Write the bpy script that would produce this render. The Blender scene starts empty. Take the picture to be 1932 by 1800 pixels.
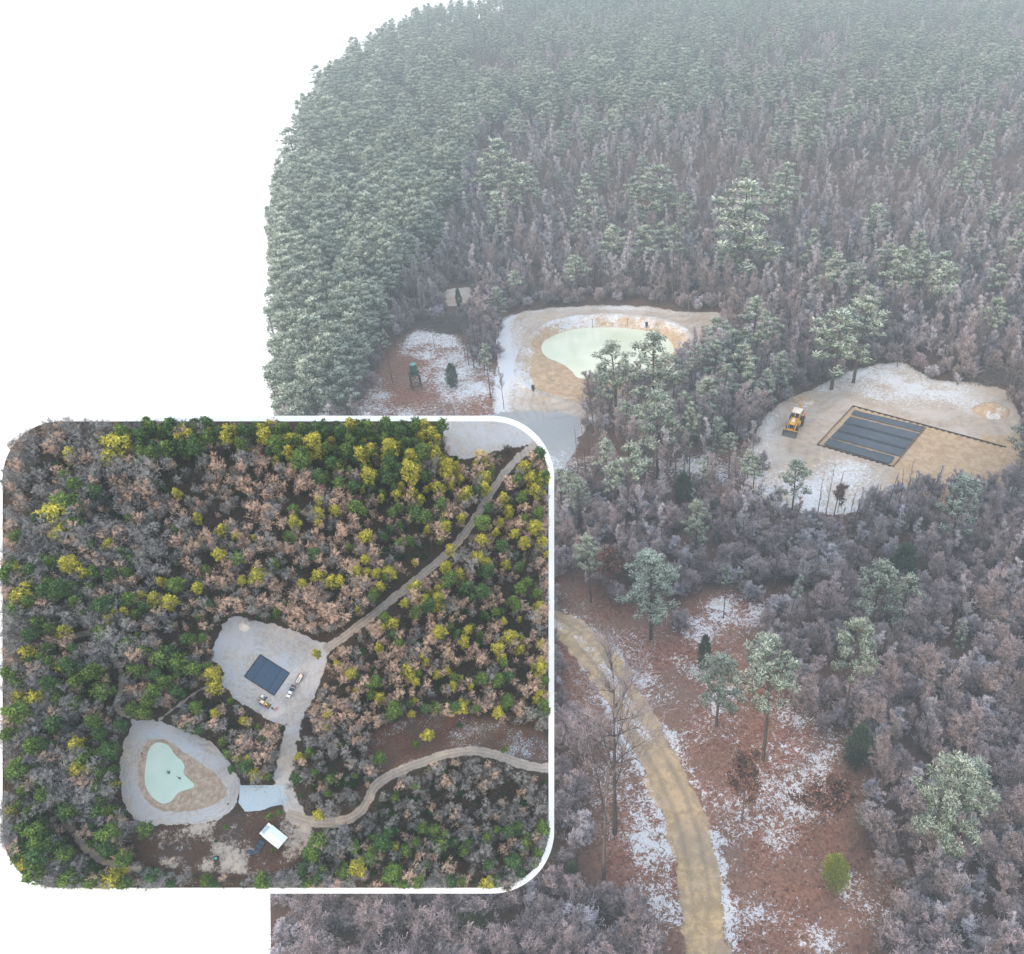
import bpy, math, random
import numpy as np
from mathutils import Vector, Matrix

R = math.radians
random.seed(7)
rng = np.random.default_rng(7)
scene = bpy.context.scene
col = scene.collection

# ------------------------------------------------------------------ camera
W0, H0 = 1932.0, 1800.0
F = 1600.0                      # focal length in photograph pixels
CX, CY = 1217.0, 900.0
CAMH = 78.0
PITCH = R(35)
cam_d = bpy.data.cameras.new('camera')
cam = bpy.data.objects.new('camera', cam_d)
col.objects.link(cam)
cam.location = (0, 0, CAMH)
cam.rotation_euler = (R(90) - PITCH, 0, 0)
cam_d.sensor_fit = 'HORIZONTAL'
cam_d.sensor_width = 36
cam_d.lens = F / W0 * 36
cam_d.shift_x = (W0 / 2 - CX) / W0
cam_d.clip_start = 0.5
cam_d.clip_end = 6000
scene.camera = cam

# ------------------------------------------------------------------ sky and sun
world = bpy.data.worlds.new('World')
scene.world = world
world.use_nodes = True
nt = world.node_tree
nt.nodes.clear()
wo = nt.nodes.new('ShaderNodeOutputWorld')
bg = nt.nodes.new('ShaderNodeBackground')
tc = nt.nodes.new('ShaderNodeTexCoord')
sp = nt.nodes.new('ShaderNodeSeparateXYZ')
cr = nt.nodes.new('ShaderNodeValToRGB')
nt.links.new(tc.outputs['Generated'], sp.inputs[0])
mr = nt.nodes.new('ShaderNodeMapRange')
mr.inputs['From Min'].default_value = -1
mr.inputs['From Max'].default_value = 1
nt.links.new(sp.outputs['Z'], mr.inputs['Value'])
nt.links.new(mr.outputs[0], cr.inputs[0])
cr.color_ramp.elements[0].position = 0.49
cr.color_ramp.elements[0].color = (1.6, 1.6, 1.6, 1)     # white surround below
cr.color_ramp.elements[1].position = 0.52
cr.color_ramp.elements[1].color = (.62, .67, .74, 1)   # overcast sky: dim at the horizon, bright overhead
e_ = cr.color_ramp.elements.new(1.0); e_.color = (1.66, 1.80, 2.0, 1)
e_ = cr.color_ramp.elements.new(.75); e_.color = (1.10, 1.22, 1.38, 1)
nt.links.new(cr.outputs[0], bg.inputs['Color'])
bg.inputs['Strength'].default_value = 1.0
nt.links.new(bg.outputs[0], wo.inputs['Surface'])

sun_d = bpy.data.lights.new('sun', 'SUN')
sun_d.energy = 3.2
sun_d.angle = R(8)
sun_d.color = (1.0, 0.80, 0.56)
sun = bpy.data.objects.new('sun', sun_d)
col.objects.link(sun)
SUNV = Vector((-0.68, -0.66, 0.30)).normalized()
sun.rotation_euler = SUNV.to_track_quat('Z', 'Y').to_euler()

scene.view_settings.view_transform = 'Standard'
scene.view_settings.look = 'None'
scene.view_settings.exposure = 0.0
scene.view_settings.gamma = 1.0
scene.cycles.volume_bounces = 1
scene.cycles.max_bounces = 6
scene.cycles.diffuse_bounces = 3

# ------------------------------------------------------------------ pixel <-> world helpers
cp, sn = math.cos(PITCH), math.sin(PITCH)

def ray(px, py):
    a = (np.asarray(px, float) - CX) / F
    b = -(np.asarray(py, float) - CY) / F
    return a, b * sn + cp, b * cp - sn            # world direction (x,y,z)

def P(px, py, z=0.0):
    dx, dy, dz = ray(px, py)
    t = (z - CAMH) / dz
    return dx * t, dy * t

def proj(x, y, z):
    zz = np.asarray(z, float) - CAMH
    d = y * cp - zz * sn
    u = y * sn + zz * cp
    return CX + F * x / d, CY - F * u / d, d

def hgt(bx, by, ty):
    """height of a vertical thing standing at ground pixel (bx,by), top at row ty"""
    x, y = P(bx, by)
    lo, hi = 0.0, 60.0
    for _ in range(40):
        m = (lo + hi) / 2
        if proj(x, y, m)[1] > ty: lo = m
        else: hi = m
    return lo

# display plinth frame (the small sloping model)
DN = Vector((-(680 - CX) / F, (1560 - CY) / F, 1.0))       # camera space, towards the camera
def c2w(v): return Vector((v[0], v[1] * sn - v[2] * -cp * -1, 0))
def cam2w(a, b, c):
    """camera space (right, up, back) to world direction"""
    return Vector((a, b * sn - c * cp, b * cp + c * sn))
TN = cam2w(DN[0], DN[1], DN[2]).normalized()
O_c = (42 * (520 - CX) / F, -42 * (1235 - CY) / F, -42)
TO = cam2w(*O_c) + Vector((0, 0, CAMH))
TX = (Vector((1, 0, 0)) - TN * TN.x).normalized()
TY = TN.cross(TX).normalized()
TM = Matrix(((TX.x, TY.x, TN.x, TO.x), (TX.y, TY.y, TN.y, TO.y), (TX.z, TY.z, TN.z, TO.z), (0, 0, 0, 1)))
TMn = np.array(TM)
_n = np.array(TN); _o = np.array(TO); _tx = np.array(TX); _ty = np.array(TY)
_cam = np.array([0, 0, CAMH])

def TP(px, py, h=0.0):
    """pixel -> plinth-plane local coordinates"""
    dx, dy, dz = ray(px, py)
    d = np.stack([dx, dy, dz], -1)
    t = ((_o + _n * h - _cam) @ _n) / (d @ _n)
    w = _cam + d * t[..., None] - _o
    return w @ _tx, w @ _ty

def Tproj(x, y, h=0.0):
    w = _o + np.multiply.outer(np.asarray(x, float), _tx) + np.multiply.outer(np.asarray(y, float), _ty) + np.multiply.outer(np.asarray(h, float) + 0 * np.asarray(x, float), _n)
    return proj(w[..., 0], w[..., 1], w[..., 2])

# ------------------------------------------------------------------ numeric helpers
def _hash(ix, iy, seed):
    n = (ix.astype(np.int64) * 374761393 + iy.astype(np.int64) * 668265263 + seed * 1442695041) & 0x7fffffff
    n = (n ^ (n >> 13)) * 1274126177 & 0x7fffffff
    n = (n ^ (n >> 16)) & 0xffff
    return n / 65535.0

def vnoise(x, y, seed=0):
    ix, iy = np.floor(x), np.floor(y)
    fx, fy = x - ix, y - iy
    fx = fx * fx * (3 - 2 * fx); fy = fy * fy * (3 - 2 * fy)
    a = _hash(ix, iy, seed); b = _hash(ix + 1, iy, seed)
    c = _hash(ix, iy + 1, seed); d = _hash(ix + 1, iy + 1, seed)
    return (a * (1 - fx) + b * fx) * (1 - fy) + (c * (1 - fx) + d * fx) * fy

def fbm(x, y, s, seed=0, o=4):
    x = np.asarray(x, float) / s; y = np.asarray(y, float) / s
    r = 0; a = 0.5; t = 0
    for i in range(o):
        r = r + a * vnoise(x, y, seed + i * 17); t += a
        x = x * 2.03; y = y * 2.03; a *= 0.5
    return r / t

def sdf(px, py, poly, closed=True):
    """signed distance (negative inside)"""
    px = np.asarray(px, float); py = np.asarray(py, float)
    P0 = np.array(poly, float)
    best = np.full(px.shape, 1e18)
    inside = np.zeros(px.shape, bool)
    n = len(P0)
    for i in range(n if closed else n - 1):
        ax, ay = P0[i]; bx, by = P0[(i + 1) % n]
        ex, ey = bx - ax, by - ay
        t = np.clip(((px - ax) * ex + (py - ay) * ey) / (ex * ex + ey * ey + 1e-12), 0, 1)
        d = (px - ax - t * ex) ** 2 + (py - ay - t * ey) ** 2
        best = np.minimum(best, d)
        if closed:
            c = ((ay > py) != (by > py)) & (px < (bx - ax) * (py - ay) / (by - ay + 1e-12) + ax)
            inside ^= c
    d = np.sqrt(best)
    return np.where(inside, -d, d) if closed else d

def smooth(poly, it=2, closed=True):
    p = [tuple(q) for q in poly]
    for _ in range(it):
        q = []
        n = len(p)
        rng_ = range(n if closed else n - 1)
        if not closed: q.append(p[0])
        for i in rng_:
            a, b = p[i], p[(i + 1) % n]
            q.append((a[0] * .75 + b[0] * .25, a[1] * .75 + b[1] * .25))
            q.append((a[0] * .25 + b[0] * .75, a[1] * .25 + b[1] * .75))
        if not closed: q.append(p[-1])
        p = q
    return p

def wpoly(poly, z=0.0, it=2, closed=True):
    return [tuple(float(v) for v in P(a, b, z)) for a, b in smooth(poly, it, closed)]

def tpoly(poly, it=2, closed=True):
    return [tuple(float(v) for v in TP(np.array(a), np.array(b))) for a, b in smooth(poly, it, closed)]

def ss(e0, e1, x):
    t = np.clip((x - e0) / (e1 - e0), 0, 1)
    return t * t * (3 - 2 * t)

# ------------------------------------------------------------------ object helpers
def tag(o, label=None, cat=None, group=None, kind=None):
    if label: o['label'] = label
    if cat: o['category'] = cat
    if group: o['group'] = group
    if kind: o['kind'] = kind
    return o

def empty(name, loc=(0, 0, 0), rz=0):
    o = bpy.data.objects.new(name, None)
    col.objects.link(o)
    o.empty_display_size = 0.3
    o.location = loc
    o.rotation_euler = (0, 0, rz)
    return o

def link(name, me, parent=None):
    o = bpy.data.objects.new(name, me)
    col.objects.link(o)
    if parent: o.parent = parent
    return o

def mesh_np(name, V, Fq, mats, mi=None, smooth_=False, attrs=None):
    """V (n,3), Fq list/array of equal-size faces"""
    me = bpy.data.meshes.new(name)
    V = np.asarray(V, np.float32); Fq = np.asarray(Fq, np.int32)
    k = Fq.shape[1]
    me.vertices.add(len(V)); me.vertices.foreach_set('co', V.ravel())
    me.loops.add(Fq.size); me.loops.foreach_set('vertex_index', Fq.ravel())
    me.polygons.add(len(Fq))
    me.polygons.foreach_set('loop_start', np.arange(0, Fq.size, k, dtype=np.int32))
    me.polygons.foreach_set('loop_total', np.full(len(Fq), k, np.int32))
    if mi is not None: me.polygons.foreach_set('material_index', np.asarray(mi, np.int32))
    me.polygons.foreach_set('use_smooth', np.full(len(Fq), smooth_))
    for m in (mats if isinstance(mats, (list, tuple)) else [mats]): me.materials.append(m)
    if attrs:
        for nme, arr in attrs.items():
            arr = np.asarray(arr, np.float32)
            if arr.ndim == 1:
                a = me.attributes.new(nme, 'FLOAT', 'POINT'); a.data.foreach_set('value', arr)
            else:
                a = me.attributes.new(nme, 'FLOAT_COLOR', 'POINT')
                if arr.shape[1] == 3: arr = np.concatenate([arr, np.ones((len(arr), 1), np.float32)], 1)
                a.data.foreach_set('color', arr.ravel())
    me.update(); me.validate()
    return me

class MB:
    """collects boxes, tubes and prisms; build() links them as one mesh object"""
    def __init__(s): s.v = []; s.f = []; s.sm = []
    def add(s, vs, fs, sm=False):
        n = len(s.v)
        s.v += [tuple(v) for v in vs]
        s.f += [tuple(i + n for i in f) for f in fs]
        s.sm += [sm] * len(fs)
        return s
    def box(s, c, d, rot=None, bev=0.0):
        x, y, z = d[0] / 2, d[1] / 2, d[2] / 2
        b = min(bev, x * .9, y * .9, z * .9)
        if b <= 0:
            vs = [Vector((i * x, j * y, k * z)) for k in (-1, 1) for j in (-1, 1) for i in (-1, 1)]
            fs = [(0, 2, 3, 1), (4, 5, 7, 6), (0, 1, 5, 4), (2, 6, 7, 3), (0, 4, 6, 2), (1, 3, 7, 5)]
        else:
            lay = []
            for zz, q in ((-z, b), (-z + b, 0), (z - b, 0), (z, b)):
                X, Y = x - q, y - q
                c8 = [(-X + b, -Y), (X - b, -Y), (X, -Y + b), (X, Y - b), (X - b, Y), (-X + b, Y), (-X, Y - b), (-X, -Y + b)]
                lay.append([Vector((a, e, zz)) for a, e in c8])
            vs = [v for l in lay for v in l]
            fs = [tuple(range(7, -1, -1)), tuple(range(24, 32))]
            for l in range(3):
                for i in range(8):
                    fs.append((l * 8 + i, l * 8 + (i + 1) % 8, l * 8 + 8 + (i + 1) % 8, l * 8 + 8 + i))
        M = rot if rot is not None else Matrix.Identity(3)
        s.add([M @ v + Vector(c) for v in vs], fs)
        return s
    def tube(s, pts, rad, n=8, cap=True, sm=True):
        pts = [Vector(p) for p in pts]
        if not isinstance(rad, (list, tuple)): rad = [rad] * len(pts)
        vs = []
        for i, p in enumerate(pts):
            t = (pts[min(i + 1, len(pts) - 1)] - pts[max(i - 1, 0)]).normalized()
            u = t.cross(Vector((0, 0, 1)) if abs(t.z) < .9 else Vector((1, 0, 0))).normalized()
            w = t.cross(u)
            for k in range(n):
                a = 2 * math.pi * k / n
                vs.append(p + (u * math.cos(a) + w * math.sin(a)) * rad[i])
        fs = []
        for i in range(len(pts) - 1):
            for k in range(n):
                fs.append((i * n + k, i * n + (k + 1) % n, (i + 1) * n + (k + 1) % n, (i + 1) * n + k))
        s.add(vs, fs, sm)
        if cap:
            m = len(s.v) - len(vs)
            s.f.append(tuple(m + k for k in range(n - 1, -1, -1))); s.sm.append(False)
            s.f.append(tuple(m + (len(pts) - 1) * n + k for k in range(n))); s.sm.append(False)
        return s
    def lathe(s, prof, n=24, c=(0, 0, 0), axis='z', sm=True):
        vs = []
        for r, h in prof:
            for k in range(n):
                a = 2 * math.pi * k / n
                x, y = r * math.cos(a), r * math.sin(a)
                if axis == 'z': v = (x, y, h)
                elif axis == 'y': v = (x, h, y)
                else: v = (h, x, y)
                vs.append((v[0] + c[0], v[1] + c[1], v[2] + c[2]))
        fs = []
        for i in range(len(prof) - 1):
            for k in range(n):
                fs.append((i * n + k, i * n + (k + 1) % n, (i + 1) * n + (k + 1) % n, (i + 1) * n + k))
        s.add(vs, fs, sm)
        m = len(s.v) - len(vs)
        s.f.append(tuple(m + k for k in range(n))); s.sm.append(False)
        s.f.append(tuple(m + (len(prof) - 1) * n + k for k in range(n))); s.sm.append(False)
        return s
    def prism(s, poly, y0, y1, axis='y'):
        n = len(poly)
        if axis == 'y': vs = [(a, y0, b) for a, b in poly] + [(a, y1, b) for a, b in poly]
        else: vs = [(a, b, y0) for a, b in poly] + [(a, b, y1) for a, b in poly]
        fs = [tuple(range(n)), tuple(range(2 * n - 1, n - 1, -1))]
        for i in range(n): fs.append((i, n + i, n + (i + 1) % n, (i + 1) % n))
        s.add(vs, fs)
        return s
    def build(s, name, mat, parent=None):
        me = bpy.data.meshes.new(name)
        me.from_pydata([tuple(v) for v in s.v], [], s.f)
        me.polygons.foreach_set('use_smooth', s.sm)
        me.materials.append(mat)
        me.update()
        return link(name, me, parent)

def copy_tree(o, parent=None):
    c = o.copy(); col.objects.link(c); c.parent = parent
    for ch in [k for k in ALLCH.get(o.name, [])]:
        copy_tree(ch, c)
    return c

ALLCH = {}
def index_children():
    ALLCH.clear()
    for o in bpy.data.objects:
        if o.parent: ALLCH.setdefault(o.parent.name, []).append(o)

# ------------------------------------------------------------------ materials
def newmat(name):
    m = bpy.data.materials.new(name); m.use_nodes = True
    n = m.node_tree; n.nodes.clear()
    out = n.nodes.new('ShaderNodeOutputMaterial')
    b = n.nodes.new('ShaderNodeBsdfPrincipled')
    n.links.new(b.outputs[0], out.inputs[0])
    return m, n, b

def rgba(c): return (c[0], c[1], c[2], 1)

def N(n, t, **kw):
    x = n.nodes.new(t)
    for k, v in kw.items(): setattr(x, k, v)
    return x

def math_(n, op, a, b=None, clamp=False):
    x = N(n, 'ShaderNodeMath', operation=op, use_clamp=clamp)
    for i, v in enumerate((a, b)):
        if v is None: continue
        if isinstance(v, (int, float)): x.inputs[i].default_value = v
        else: n.links.new(v, x.inputs[i])
    return x.outputs[0]

def mix(n, f, a, b, typ='MIX'):
    x = N(n, 'ShaderNodeMix', data_type='RGBA', blend_type=typ)
    if isinstance(f, (int, float)): x.inputs[0].default_value = f
    else: n.links.new(f, x.inputs[0])
    for i, v in ((6, a), (7, b)):
        if isinstance(v, tuple): x.inputs[i].default_value = rgba(v)
        else: n.links.new(v, x.inputs[i])
    return x.outputs[2]

def noise(n, scale, detail=4, rough=.6, coord=None, dist=0.0):
    x = N(n, 'ShaderNodeTexNoise')
    x.inputs['Scale'].default_value = scale; x.inputs['Detail'].default_value = detail
    x.inputs['Roughness'].default_value = rough; x.inputs['Distortion'].default_value = dist
    if coord is not None: n.links.new(coord, x.inputs['Vector'])
    return x

def smst(n, v, a, b):
    x = N(n, 'ShaderNodeMapRange', interpolation_type='SMOOTHSTEP')
    x.inputs['From Min'].default_value = a; x.inputs['From Max'].default_value = b
    n.links.new(v, x.inputs['Value'])
    return x.outputs[0]

def plain(name, c, rough=.7, var=.15, scale=6, metal=0.0, spec=.3):
    m, n, b = newmat(name)
    t = N(n, 'ShaderNodeTexCoord')
    ns = noise(n, scale, 5, .65, t.outputs['Object'])
    d = tuple(max(0, v * (1 - var)) for v in c); e = tuple(min(1, v * (1 + var)) for v in c)
    n.links.new(mix(n, smst(n, ns.outputs[0], .3, .7), d, e), b.inputs['Base Color'])
    b.inputs['Roughness'].default_value = rough
    b.inputs['Metallic'].default_value = metal
    b.inputs['Specular IOR Level'].default_value = spec
    return m

def foliage(name, base, tip, hue=.12, trans=0.0):
    """needle or leaf material: per-clump frost or tip tint in the 'frost' attribute"""
    m, n, b = newmat(name)
    a = N(n, 'ShaderNodeAttribute', attribute_name='frost')
    oi = N(n, 'ShaderNodeObjectInfo')
    c = mix(n, a.outputs['Fac'], base, tip)
    v = math_(n, 'MULTIPLY_ADD', oi.outputs['Random'], 2 * hue)
    v.node.inputs[2].default_value = 1 - hue
    hs = N(n, 'ShaderNodeHueSaturation')
    n.links.new(c, hs.inputs['Color']); n.links.new(v, hs.inputs['Value'])
    n.links.new(hs.outputs[0], b.inputs['Base Color'])
    b.inputs['Roughness'].default_value = .75
    b.inputs['Specular IOR Level'].default_value = .15
    return m

M = {}
M['pine'] = foliage('frosted_pine_needles', (.045, .078, .042), (.64, .70, .60), .14)
M['pine_green'] = foliage('pine_needles_green', (.06, .10, .04), (.36, .44, .30), .14)
M['bark'] = plain('pine_bark', (.085, .065, .058), .9, .3, 3)
M['twig'] = foliage('frosted_twigs', (.085, .070, .075), (.70, .66, .73), .18)
M['twig_br'] = foliage('brown_twigs', (.075, .054, .052), (.49, .41, .43), .18)
M['limb'] = plain('bare_bark', (.13, .105, .10), .9, .3, 3)
M['limb_dk'] = plain('dark_bare_bark', (.075, .06, .055), .9, .3, 3)
M['limb_grey'] = plain('grey_bare_bark', (.22, .21, .205), .9, .25, 3)
M['limb_pale'] = plain('pale_bare_bark', (.36, .29, .25), .9, .25, 3)
M['russet'] = foliage('russet_leaves', (.10, .05, .038), (.25, .13, .10), .15)
M['cedar'] = foliage('cedar_dark', (.025, .05, .03), (.11, .17, .10), .1)
M['cedar_yel'] = foliage('cedar_yellow', (.12, .17, .025), (.42, .44, .08), .1)
M['shrub_green'] = foliage('evergreen_shrub', (.05, .08, .025), (.20, .24, .11), .15)
# small model
M['t_sunlit'] = foliage('pine_sunlit_tint', (.19, .20, .03), (.66, .59, .09), .12)  # warm sunlight painted into the needle colour
M['t_grn'] = foliage('pine_mid_green', (.045, .095, .025), (.21, .31, .07), .14)
M['t_shaded'] = foliage('pine_shaded_tint', (.03, .075, .03), (.12, .22, .075), .14)  # needle colour darkened to stand for pines in shade
M['t_twig'] = foliage('twigs_sunlit_tint', (.22, .14, .115), (.84, .64, .51), .18)  # warm sunlight painted into the twig colour
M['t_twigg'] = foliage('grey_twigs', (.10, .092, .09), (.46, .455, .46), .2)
M['t_shrub'] = foliage('low_twigs', (.09, .07, .055), (.22, .18, .15), .2)
M['steel'] = plain('dark_steel', (.06, .06, .065), .5, .25, 8, .3)
M['yellow'] = plain('yellow_paint', (.75, .40, .045), .45, .12, 5)
M['cream'] = plain('pale_canopy', (.80, .70, .62), .6, .06, 4)
M['rubber'] = plain('tyre_rubber', (.03, .03, .035), .85, .25, 10)
M['bucket'] = plain('worn_bucket', (.13, .12, .12), .6, .35, 5)
M['glassy'] = plain('dark_glass', (.03, .05, .06), .15, .1, 2, 0, .6)
M['white'] = plain('white_paint', (.86, .86, .86), .5, .03, 2)
M['tank'] = plain('green_tank', (.006, .085, .07), .45, .12, 3)
M['tanklid'] = plain('green_tank_top', (.12, .42, .36), .5, .12, 3)
M['wood'] = plain('dark_wood', (.045, .03, .027), .85, .3, 6)
M['board'] = plain('form_board', (.20, .12, .08), .85, .3, 3)
M['tarp'] = None
M['black'] = plain('black_plastic', (.025, .028, .033), .5, .25, 6)
M['plinth'] = plain('white_plinth', (.94, .94, .94), .9, .01, 1, 0, .1)
M['orange'] = plain('orange_plastic', (.75, .16, .07), .6, .1, 5)
M['bluegrey'] = plain('dark_panel', (.045, .08, .125), .5, .15, 4)
M['roofw'] = plain('white_roof', (.85, .92, .93), .5, .04, 3)
M['roofg'] = plain('pale_blue_roof', (.40, .52, .60), .5, .06, 3)
M['pipe'] = plain('concrete_pipe', (.35, .36, .38), .8, .15, 5)

def tarp_mat(name, c0, c1, frost=.18, sc=1.0):
    m, n, b = newmat(name)
    t = N(n, 'ShaderNodeTexCoord')
    n1 = noise(n, .35 * sc, 5, .6, t.outputs['Object'])
    n2 = noise(n, 2.2 * sc, 6, .75, t.outputs['Object'], .8)
    c = mix(n, n1.outputs[0], c0, c1)
    c = mix(n, math_(n, 'MULTIPLY', smst(n, n2.outputs[0], .60, .72), frost), c, (.7, .75, .8))
    n.links.new(c, b.inputs['Base Color'])
    b.inputs['Roughness'].default_value = .42
    bp = N(n, 'ShaderNodeBump'); bp.inputs['Strength'].default_value = .5; bp.inputs['Distance'].default_value = .1
    n.links.new(noise(n, 1.6 * sc, 4, .6, t.outputs['Object'], .6).outputs[0], bp.inputs['Height'])
    n.links.new(bp.outputs[0], b.inputs['Normal'])
    return m
M['tarp'] = tarp_mat('black_liner', (.028, .038, .055), (.065, .085, .115))
M['tarp_t'] = tarp_mat('blue_black_liner', (.022, .058, .115), (.035, .085, .15), .25, 8)

def water_mat(name, c0, c1, sc):
    m, n, b = newmat(name)
    t = N(n, 'ShaderNodeTexCoord')
    n1 = noise(n, sc, 4, .55, t.outputs['Object'], .5)
    n.links.new(mix(n, smst(n, n1.outputs[0], .3, .75), c0, c1), b.inputs['Base Color'])
    b.inputs['Roughness'].default_value = .10
    b.inputs['Specular IOR Level'].default_value = .5
    bp = N(n, 'ShaderNodeBump'); bp.inputs['Strength'].default_value = .12; bp.inputs['Distance'].default_value = .03
    n.links.new(noise(n, sc * 9, 4, .6, t.outputs['Object']).outputs[0], bp.inputs['Height']); n.links.new(bp.outputs[0], b.inputs['Normal'])
    return m
M['water'] = water_mat('milky_water', (.60, .64, .49), (.72, .74, .60), .12)
M['water_t'] = water_mat('turquoise_water', (.43, .58, .51), (.52, .64, .56), .6)

def ground_mat(name, s, pal):
    """s = detail scale; attributes: ga=(road, sand, snow) gb=(gravel, bank, brush)"""
    m, n, b = newmat(name)
    t = N(n, 'ShaderNodeTexCoord')
    co = t.outputs['Object']
    ga = N(n, 'ShaderNodeAttribute', attribute_name='ga'); gb = N(n, 'ShaderNodeAttribute', attribute_name='gb')
    sa = N(n, 'ShaderNodeSeparateColor'); sb = N(n, 'ShaderNodeSeparateColor')
    n.links.new(ga.outputs['Color'], sa.inputs[0]); n.links.new(gb.outputs['Color'], sb.inputs[0])
    road, sand, snow = sa.outputs[0], sa.outputs[1], sa.outputs[2]
    ru = N(n, 'ShaderNodeAttribute', attribute_name='rut')
    rut = ru.outputs['Fac']
    grav, bank, brush = sb.outputs[0], sb.outputs[1], sb.outputs[2]
    fine = noise(n, 4.0 * s, 6, .72, co, .3)
    mid = noise(n, .9 * s, 6, .68, co, .4)
    big = noise(n, .12 * s, 5, .6, co, .3)
    vor = N(n, 'ShaderNodeTexVoronoi'); vor.inputs['Scale'].default_value = 3.2 * s
    n.links.new(co, vor.inputs['Vector'])
    vs = N(n, 'ShaderNodeSeparateColor'); n.links.new(vor.outputs['Color'], vs.inputs[0])
    # leaf litter
    c = mix(n, smst(n, fine.outputs[0], .36, .66), pal['lit0'], pal['lit1'])
    c = mix(n, math_(n, 'MULTIPLY', vs.outputs[0], .55), c, pal['lit2'])
    c = mix(n, math_(n, 'MULTIPLY', smst(n, big.outputs[0], .42, .68), .7), c, pal['lit3'])
    c = mix(n, math_(n, 'MULTIPLY', brush, .8), c, pal['brush'])
    jit = math_(n, 'MULTIPLY_ADD', mid.outputs[0], .55)
    jit.node.inputs[2].default_value = -.275
    jf = math_(n, 'MULTIPLY_ADD', fine.outputs[0], .5)
    jf.node.inputs[2].default_value = -.25
    j = math_(n, 'ADD', jit, jf)
    def layer(c, w, col_, lo=.42, hi=.58):
        return mix(n, smst(n, math_(n, 'ADD', w, j), lo, hi), c, col_)
    sandc = mix(n, smst(n, mid.outputs[0], .35, .68), pal['sand0'], pal['sand1'])
    sandc = mix(n, math_(n, 'MULTIPLY', smst(n, fine.outputs[0], .5, .75), .35), sandc, pal['sand2'])
    sandc = mix(n, math_(n, 'MULTIPLY', smst(n, big.outputs[0], .4, .62), .75), sandc, pal['sand3'])
    c = layer(c, sand, sandc)
    gr = mix(n, smst(n, fine.outputs[0], .35, .7), pal['grav0'], pal['grav1'])
    c = layer(c, grav, gr)
    bk = mix(n, smst(n, mid.outputs[0], .38, .64), pal['bank0'], pal['bank1'])
    c = layer(c, bank, bk)
    rd = mix(n, smst(n, mid.outputs[0], .38, .64), pal['road0'], pal['road1'])
    rd = mix(n, math_(n, 'MULTIPLY', smst(n, fine.outputs[0], .50, .66), .6), rd, pal['road2'])
    rd = mix(n, math_(n, 'MULTIPLY', smst(n, big.outputs[0], .45, .6), .5), rd, pal['sand0'])
    c = layer(c, road, rd)
    c = mix(n, math_(n, 'MULTIPLY', rut, .55), c, pal['rut'])
    # snow lies in the pattern of a stretched fine noise
    sn_ = noise(n, 2.1 * s, 8, .78, co, .9)
    sj = math_(n, 'MULTIPLY_ADD', sn_.outputs[0], 2.6)
    sj.node.inputs[2].default_value = -1.3
    sf = math_(n, 'MULTIPLY_ADD', noise(n, 7.0 * s, 6, .8, co, .2).outputs[0], 1.3)
    sf.node.inputs[2].default_value = -.65
    sj = math_(n, 'ADD', sj, sf)
    c = mix(n, math_(n, 'MULTIPLY', smst(n, math_(n, 'ADD', snow, sj), .48, .60), .92), c, pal['snow'])
    n.links.new(c, b.inputs['Base Color'])
    b.inputs['Roughness'].default_value = .95
    b.inputs['Specular IOR Level'].default_value = .1
    bp = N(n, 'ShaderNodeBump'); bp.inputs['Strength'].default_value = .55; bp.inputs['Distance'].default_value = .15 / s
    n.links.new(fine.outputs[0], bp.inputs['Height'])
    n.links.new(bp.outputs[0], b.inputs['Normal'])
    return m

M['ground'] = ground_mat('winter_ground', 1.0, dict(
    lit0=(.065, .024, .018), lit1=(.27, .12, .085), lit2=(.38, .20, .14), lit3=(.18, .125, .10), brush=(.06, .042, .038),
    sand0=(.38, .30, .25), sand1=(.50, .40, .31), sand2=(.30, .25, .22), sand3=(.54, .48, .44),
    grav0=(.31, .32, .34), grav1=(.42, .43, .44), bank0=(.42, .28, .17), bank1=(.53, .39, .26),
    road0=(.40, .285, .165), road1=(.62, .44, .25), road2=(.26, .22, .18), rut=(.21, .17, .14), snow=(.66, .675, .72)))
TS = 10.0
M['ground_t'] = ground_mat('model_ground', 6.0, dict(
    lit0=(.05, .028, .024), lit1=(.16, .088, .068), lit2=(.19, .11, .08), lit3=(.10, .085, .08), brush=(.04, .034, .026),
    sand0=(.40, .36, .33), sand1=(.55, .49, .44), sand2=(.34, .33, .34), sand3=(.50, .50, .53),
    grav0=(.42, .52, .60), grav1=(.55, .64, .72), bank0=(.33, .25, .19), bank1=(.46, .38, .31),
    road0=(.40, .33, .28), road1=(.50, .44, .38), road2=(.32, .29, .28), rut=(.19, .175, .17), snow=(.46, .50, .56)))

# ================================================================== MAIN LANDSCAPE
# outline of the plot, as pixel curve at canopy height, dropped to the ground
ZC = 12.0
out = [(502, y) for y in (2300, 2000, 1800, 1640, 1400, 1200, 1000, 800, 600, 410)]
for a in range(5, 91, 5):
    out.append((912 - 410 * math.cos(R(a)), 410 - 410 * math.sin(R(a))))
ol = [P(a, b, 1.5 if b > 1500 else ZC) for a, b in out]
OLX = np.array([p[0] for p in ol]); OLY = np.array([p[1] for p in ol])
YMAX = 1250.0
def xleft(y):
    return np.where(y > OLY[-1], OLX[-1] + (y - OLY[-1]) * .1, np.interp(y, OLY, OLX))
def xright(y):
    return (np.maximum(y, 0) + 70) * .52 + 18

def in_outline(px, py, pad=0.0):
    px = np.asarray(px, float); py = np.asarray(py, float)
    ok = px > 502 + pad
    c = (px < 912) & (py < 410)
    ok &= ~(c & (((px - 912) ** 2 + (py - 410) ** 2) > (410 - pad) ** 2))
    return ok

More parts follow.
